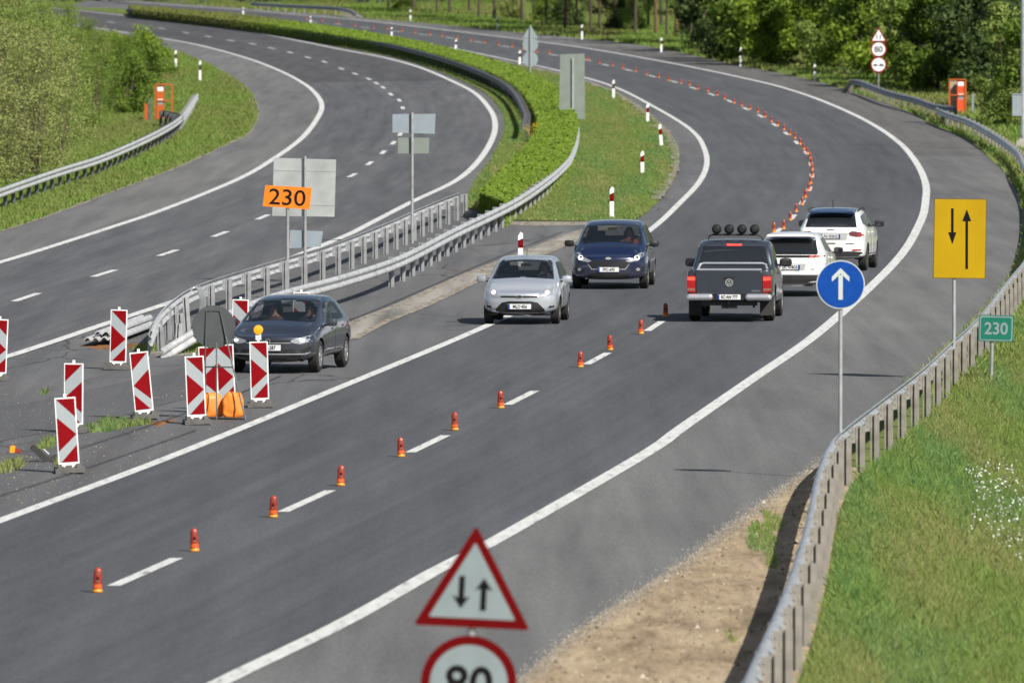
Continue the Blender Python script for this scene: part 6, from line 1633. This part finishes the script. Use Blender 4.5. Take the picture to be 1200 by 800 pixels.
mb = MB(); mb.box((0, yb - .088, .565), (.52, .012, .112)); p = mb.build('number_plate', M_PLATE, c.root)
mb = MB(); mb.box((-.236, yb - .0965, .565), (.046, .004, .108)); mb.build('blue_strip', M_PLATEB, p)
text_part('SC·AN 777', .10, 'lettering', M_INK, p, (.012, yb - .0975, .565), bold=.0025, sx=.80)
mb = MB(); mb.tube([(-.62, -.25, 1.74), (-.60, -.25, 1.86), (-.52, -.25, 1.895), (.52, -.25, 1.895), (.60, -.25, 1.86), (.62, -.25, 1.74)], .022, 8); rb = mb.build('roof_bar', M_TRIM, c.root, True)
for x in (-.43, -.145, .145, .43):
    mb = MB(); mb.lathe([(.001, -.10), (.06, -.095), (.095, -.06), (.112, 0), (.112, .05), (.10, .07), (.001, .075)], 20, 'y', (x, -.25, 2.02)); sp_ = mb.build('spotlight', M_TRIM, c.root, True)
    mb = MB(); mb.box((x, -.25, 1.905), (.04, .04, .04)); mb.build('bracket', M_TRIM, sp_)
c.patch('high_brake_lamp', [(-.17, 1.665), (.17, 1.665), (.17, 1.70), (-.17, 1.70)], 'r', M_BRAKE, off=.012)
c.patch('headlight', [(.6, .8), (.9, .85), (.9, .98), (.6, .94)], 'f', M_HEAD); c.patch('headlight', [(-.6, .8), (-.9, .85), (-.9, .98), (-.6, .94)], 'f', M_HEAD)
c.wheels(M_RIM, 5, .25); c.mirrors(.86, 1.24, M_TRIM, size=1.25)
c.put((903.5, 376.4), 'Rr', 4.8, True)

# ---- white crossover (nearer) and white off-roader (farther)
WHITE_A = paint('white_paint', (.74, .75, .76), .0, .3)
P5 = P_(L=4.30, W=1.77, H=1.54, axf=1.30, wb=2.605, tyre=.335, belt=(.98, 1.05), hood=.92, cowl=(.85, 1.02), head=(.15, 1.47), rear=(-1.62, 1.47), rwin=(-2.02, 1.02), top=.70, paint=WHITE_A, zb=.24, tailz=.94, tailbulge=.10)
c = Car('white_crossover', P5, 'white crossover with a red-dotted tail lamp, driving away beside the pickup', 'car')
c.patch('windscreen', [(-.7, 1.05), (.7, 1.05), (.58, 1.44), (-.58, 1.44)], 'f', M_GLASS)
c.patch('rear_window', [(-.66, 1.02), (.66, 1.02), (.68, 1.06), (.585, 1.42), (-.585, 1.42), (-.68, 1.06)], 'r', M_GLASS, off=.008)
fill_common(c, [[(.8, .5), (.85, .95), (-.1, .98), (-.1, .42), (.7, .42)], [(-.14, .42), (-.14, .98), (-1.1, 1.0), (-.95, .7), (-.85, .42)]], [[(.68, 1.03), (.1, 1.40), (-.1, 1.42), (-.1, 1.04)], [(-.17, 1.04), (-.17, 1.42), (-1.1, 1.38), (-1.3, 1.10)]], [[(.14, .88), (.14, .91), (-.05, .915), (-.05, .885)], [(-.85, .91), (-.85, .94), (-1.02, .945), (-1.02, .915)]])
c.patch('light_band', [(-.72, .945), (.72, .945), (.73, 1.005), (-.73, 1.005)], 'r', M_TRIM, off=.010)
for sd in (1, -1):
    for k in range(3):
        x0 = .48 + k * .135
        c.patch('taillight', [(sd * x0, .95), (sd * (x0 + .075), .95), (sd * (x0 + .115), 1.0), (sd * (x0 + .04), 1.0)], 'r', M_BRAKE if k < 2 else M_TAIL, off=.016, res=.05)
c.patch('lower_bumper', [(-.80, .30), (.80, .30), (.80, .52), (-.80, .52)], 'r', M_DARKBL, off=.010)
c.patch('chrome_strip', [(-.80, .525), (.80, .525), (.80, .548), (-.80, .548)], 'r', M_CHROME, off=.014)
c.patch('diffuser', [(-.55, .24), (.55, .24), (.55, .27), (-.55, .27)], 'r', M_CHROME, off=.012)
c.patch('plate_recess', [(-.36, .64), (.36, .64), (.40, .80), (-.40, .80)], 'r', simple('recess_grey', (.35, .36, .37), .5), off=.004)
c.patch('emblem', [(-.035, .86), (0, .82), (.035, .86), (.035, .92), (-.035, .92)], 'r', simple('emblem_grey', (.2, .2, .21), .3, .8), off=.014, res=.05)
c.patch('badge', [(.52, .66), (.60, .66), (.60, .69), (.52, .69)], 'r', M_CHROME, off=.010, res=.05)
c.patch('wiper', [(-.25, 1.07), (-.05, 1.10), (.25, 1.085), (.25, 1.095), (-.05, 1.115), (-.25, 1.085)], 'r', M_TRIM, off=.02, res=.05)
mb = MB(); mb.prism([(-.60, 1.44), (.60, 1.44), (.55, 1.50), (-.55, 1.50)], -1.92, -1.55); sp_ = mb.build('roof_spoiler', WHITE_A, c.root); bv = sp_.modifiers.new('b', 'BEVEL'); bv.width = .02; bv.segments = 3
c.patch('headlight', [(.5, .72), (.8, .76), (.8, .86), (.5, .8)], 'f', M_HEAD); c.patch('headlight', [(-.5, .72), (-.8, .76), (-.8, .86), (-.5, .8)], 'f', M_HEAD)
c.both('sill_cladding', [(.9, .26), (.9, .36), (-.9, .38), (-.9, .26)], M_DARKBL, res=.2)
c.plate('GC 478GS', 'r', .72, dark=True); c.wheels(M_RIMDK, 5, .215); c.mirrors(.66, 1.05, M_TRIM)
gg = G(925, 348); th = R(6.0)
c.put((966, 347.5), 'Rr', 6.0, True)

WHITE_B = paint('white_paint_b', (.72, .73, .72), .0, .3)
P6 = P_(L=4.39, W=1.82, H=1.64, axf=1.33, wb=2.636, tyre=.345, archgap=.06, belt=(1.06, 1.12), hood=.98, cowl=(.92, 1.10), head=(.2, 1.56), rear=(-1.75, 1.57), rwin=(-2.06, 1.14), top=.72, paint=WHITE_B, zb=.28, tailz=1.06, tailbulge=.09)
c = Car('white_off_roader', P6, 'white off-roader with a dark blue roof, farthest of the cars, driving away', 'car')
c.patch('windscreen', [(-.74, 1.13), (.74, 1.13), (.62, 1.53), (-.62, 1.53)], 'f', M_GLASS)
c.patch('rear_window', [(-.68, 1.15), (.68, 1.15), (.60, 1.50), (-.60, 1.50)], 'r', M_GLASS, off=.008)
c.patch('roof_panel', [(-.60, -1.80), (.60, -1.80), (.60, .25), (-.60, .25)], 't', simple('roof_dark_blue', (.035, .07, .15), .25, .2, coat=1), off=.006, res=.15)
fill_common(c, [[(.85, .5), (.9, 1.03), (-.1, 1.06), (-.1, .45), (.75, .45)], [(-.14, .45), (-.14, 1.06), (-1.1, 1.08), (-.95, .75), (-.85, .45)]], [[(.75, 1.11), (.16, 1.47), (-.1, 1.50), (-.1, 1.12)], [(-.17, 1.12), (-.17, 1.50), (-1.0, 1.47), (-1.1, 1.14)], [(-1.17, 1.15), (-1.08, 1.46), (-1.5, 1.42), (-1.62, 1.24)]], [[(.14, .96), (.14, .99), (-.05, .995), (-.05, .965)], [(-.85, .98), (-.85, 1.01), (-1.02, 1.015), (-1.02, .985)]])
c.mir('taillight', [(.47, 1.0), (.52, .93), (.70, .90), (.86, .90), (.87, 1.0), (.70, 1.04), (.55, 1.05)], 'r', simple('smoked_lens', (.10, .02, .025), .12, coat=1), off=.012)
c.mir('tail_lamp', [(.72, .92), (.85, .92), (.85, .98), (.72, .99)], 'r', M_BRAKE if False else M_TAIL, off=.017)
c.patch('plate_recess', [(-.42, .82), (.42, .82), (.46, 1.01), (-.46, 1.01)], 'r', MATS['recess_grey'], off=.004)
c.patch('lower_bumper', [(-.86, .30), (.86, .30), (.88, .50), (.60, .52), (-.60, .52), (-.88, .50)], 'r', M_DARKBL, off=.012)
c.patch('skid_plate', [(-.40, .30), (.40, .30), (.34, .40), (-.34, .40)], 'r', simple('bumper_red_trim', (.16, .035, .03), .6), off=.016); c.patch('skid_inner', [(-.38, .29), (.38, .29), (.32, .385), (-.32, .385)], 'r', M_DARKBL, off=.021)
c.mir('reflector', [(.55, .535), (.80, .535), (.80, .575), (.58, .575)], 'r', M_TAIL, off=.010)
c.patch('badge', [(-.10, 1.075), (.10, 1.075), (.10, 1.10), (-.10, 1.10)], 'r', M_TRIM, off=.010, res=.06); c.patch('badge', [(.40, .715), (.62, .715), (.62, .735), (.40, .735)], 'r', MATS['emblem_grey'], off=.010, res=.06); c.patch('handle_recess', [(-.13, .715), (.13, .715), (.13, .74), (-.13, .74)], 'r', M_TRIM, off=.008, res=.06)
mb = MB(); mb.prism([(-.62, 1.52), (.62, 1.52), (.58, 1.585), (-.58, 1.585)], -1.99, -1.68); sp_ = mb.build('roof_spoiler', MATS['roof_dark_blue'], c.root); bv = sp_.modifiers.new('b', 'BEVEL'); bv.width = .02; bv.segments = 3
mb = MB(); mb.tube([(0, -1.5, 1.62), (0, -1.62, 1.86)], .008, 6); mb.build('aerial', M_TRIM, c.root)
mb = MB(); [mb.tube([(sd * .66, -1.5, 1.585), (sd * .67, -.6, 1.625), (sd * .66, .2, 1.58)], .02, 6) for sd in (1, -1)]; mb.build('roof_rail', M_TRIM, c.root)
c.both('sill_cladding', [(.9, .30), (.9, .42), (-.9, .44), (-.9, .30)], M_DARKBL, res=.2)
c.patch('headlight', [(.5, .8), (.8, .82), (.8, .92), (.5, .9)], 'f', M_HEAD); c.patch('headlight', [(-.5, .8), (-.8, .82), (-.8, .92), (-.5, .9)], 'f', M_HEAD)
c.plate('FG 552HZ', 'r', .915, dark=True); c.wheels(M_RIMDK, 5, .225); c.mirrors(.72, 1.18, M_TRIM, size=1.15)
c.put((1013, 317.5), 'Rr', 7.5, True)
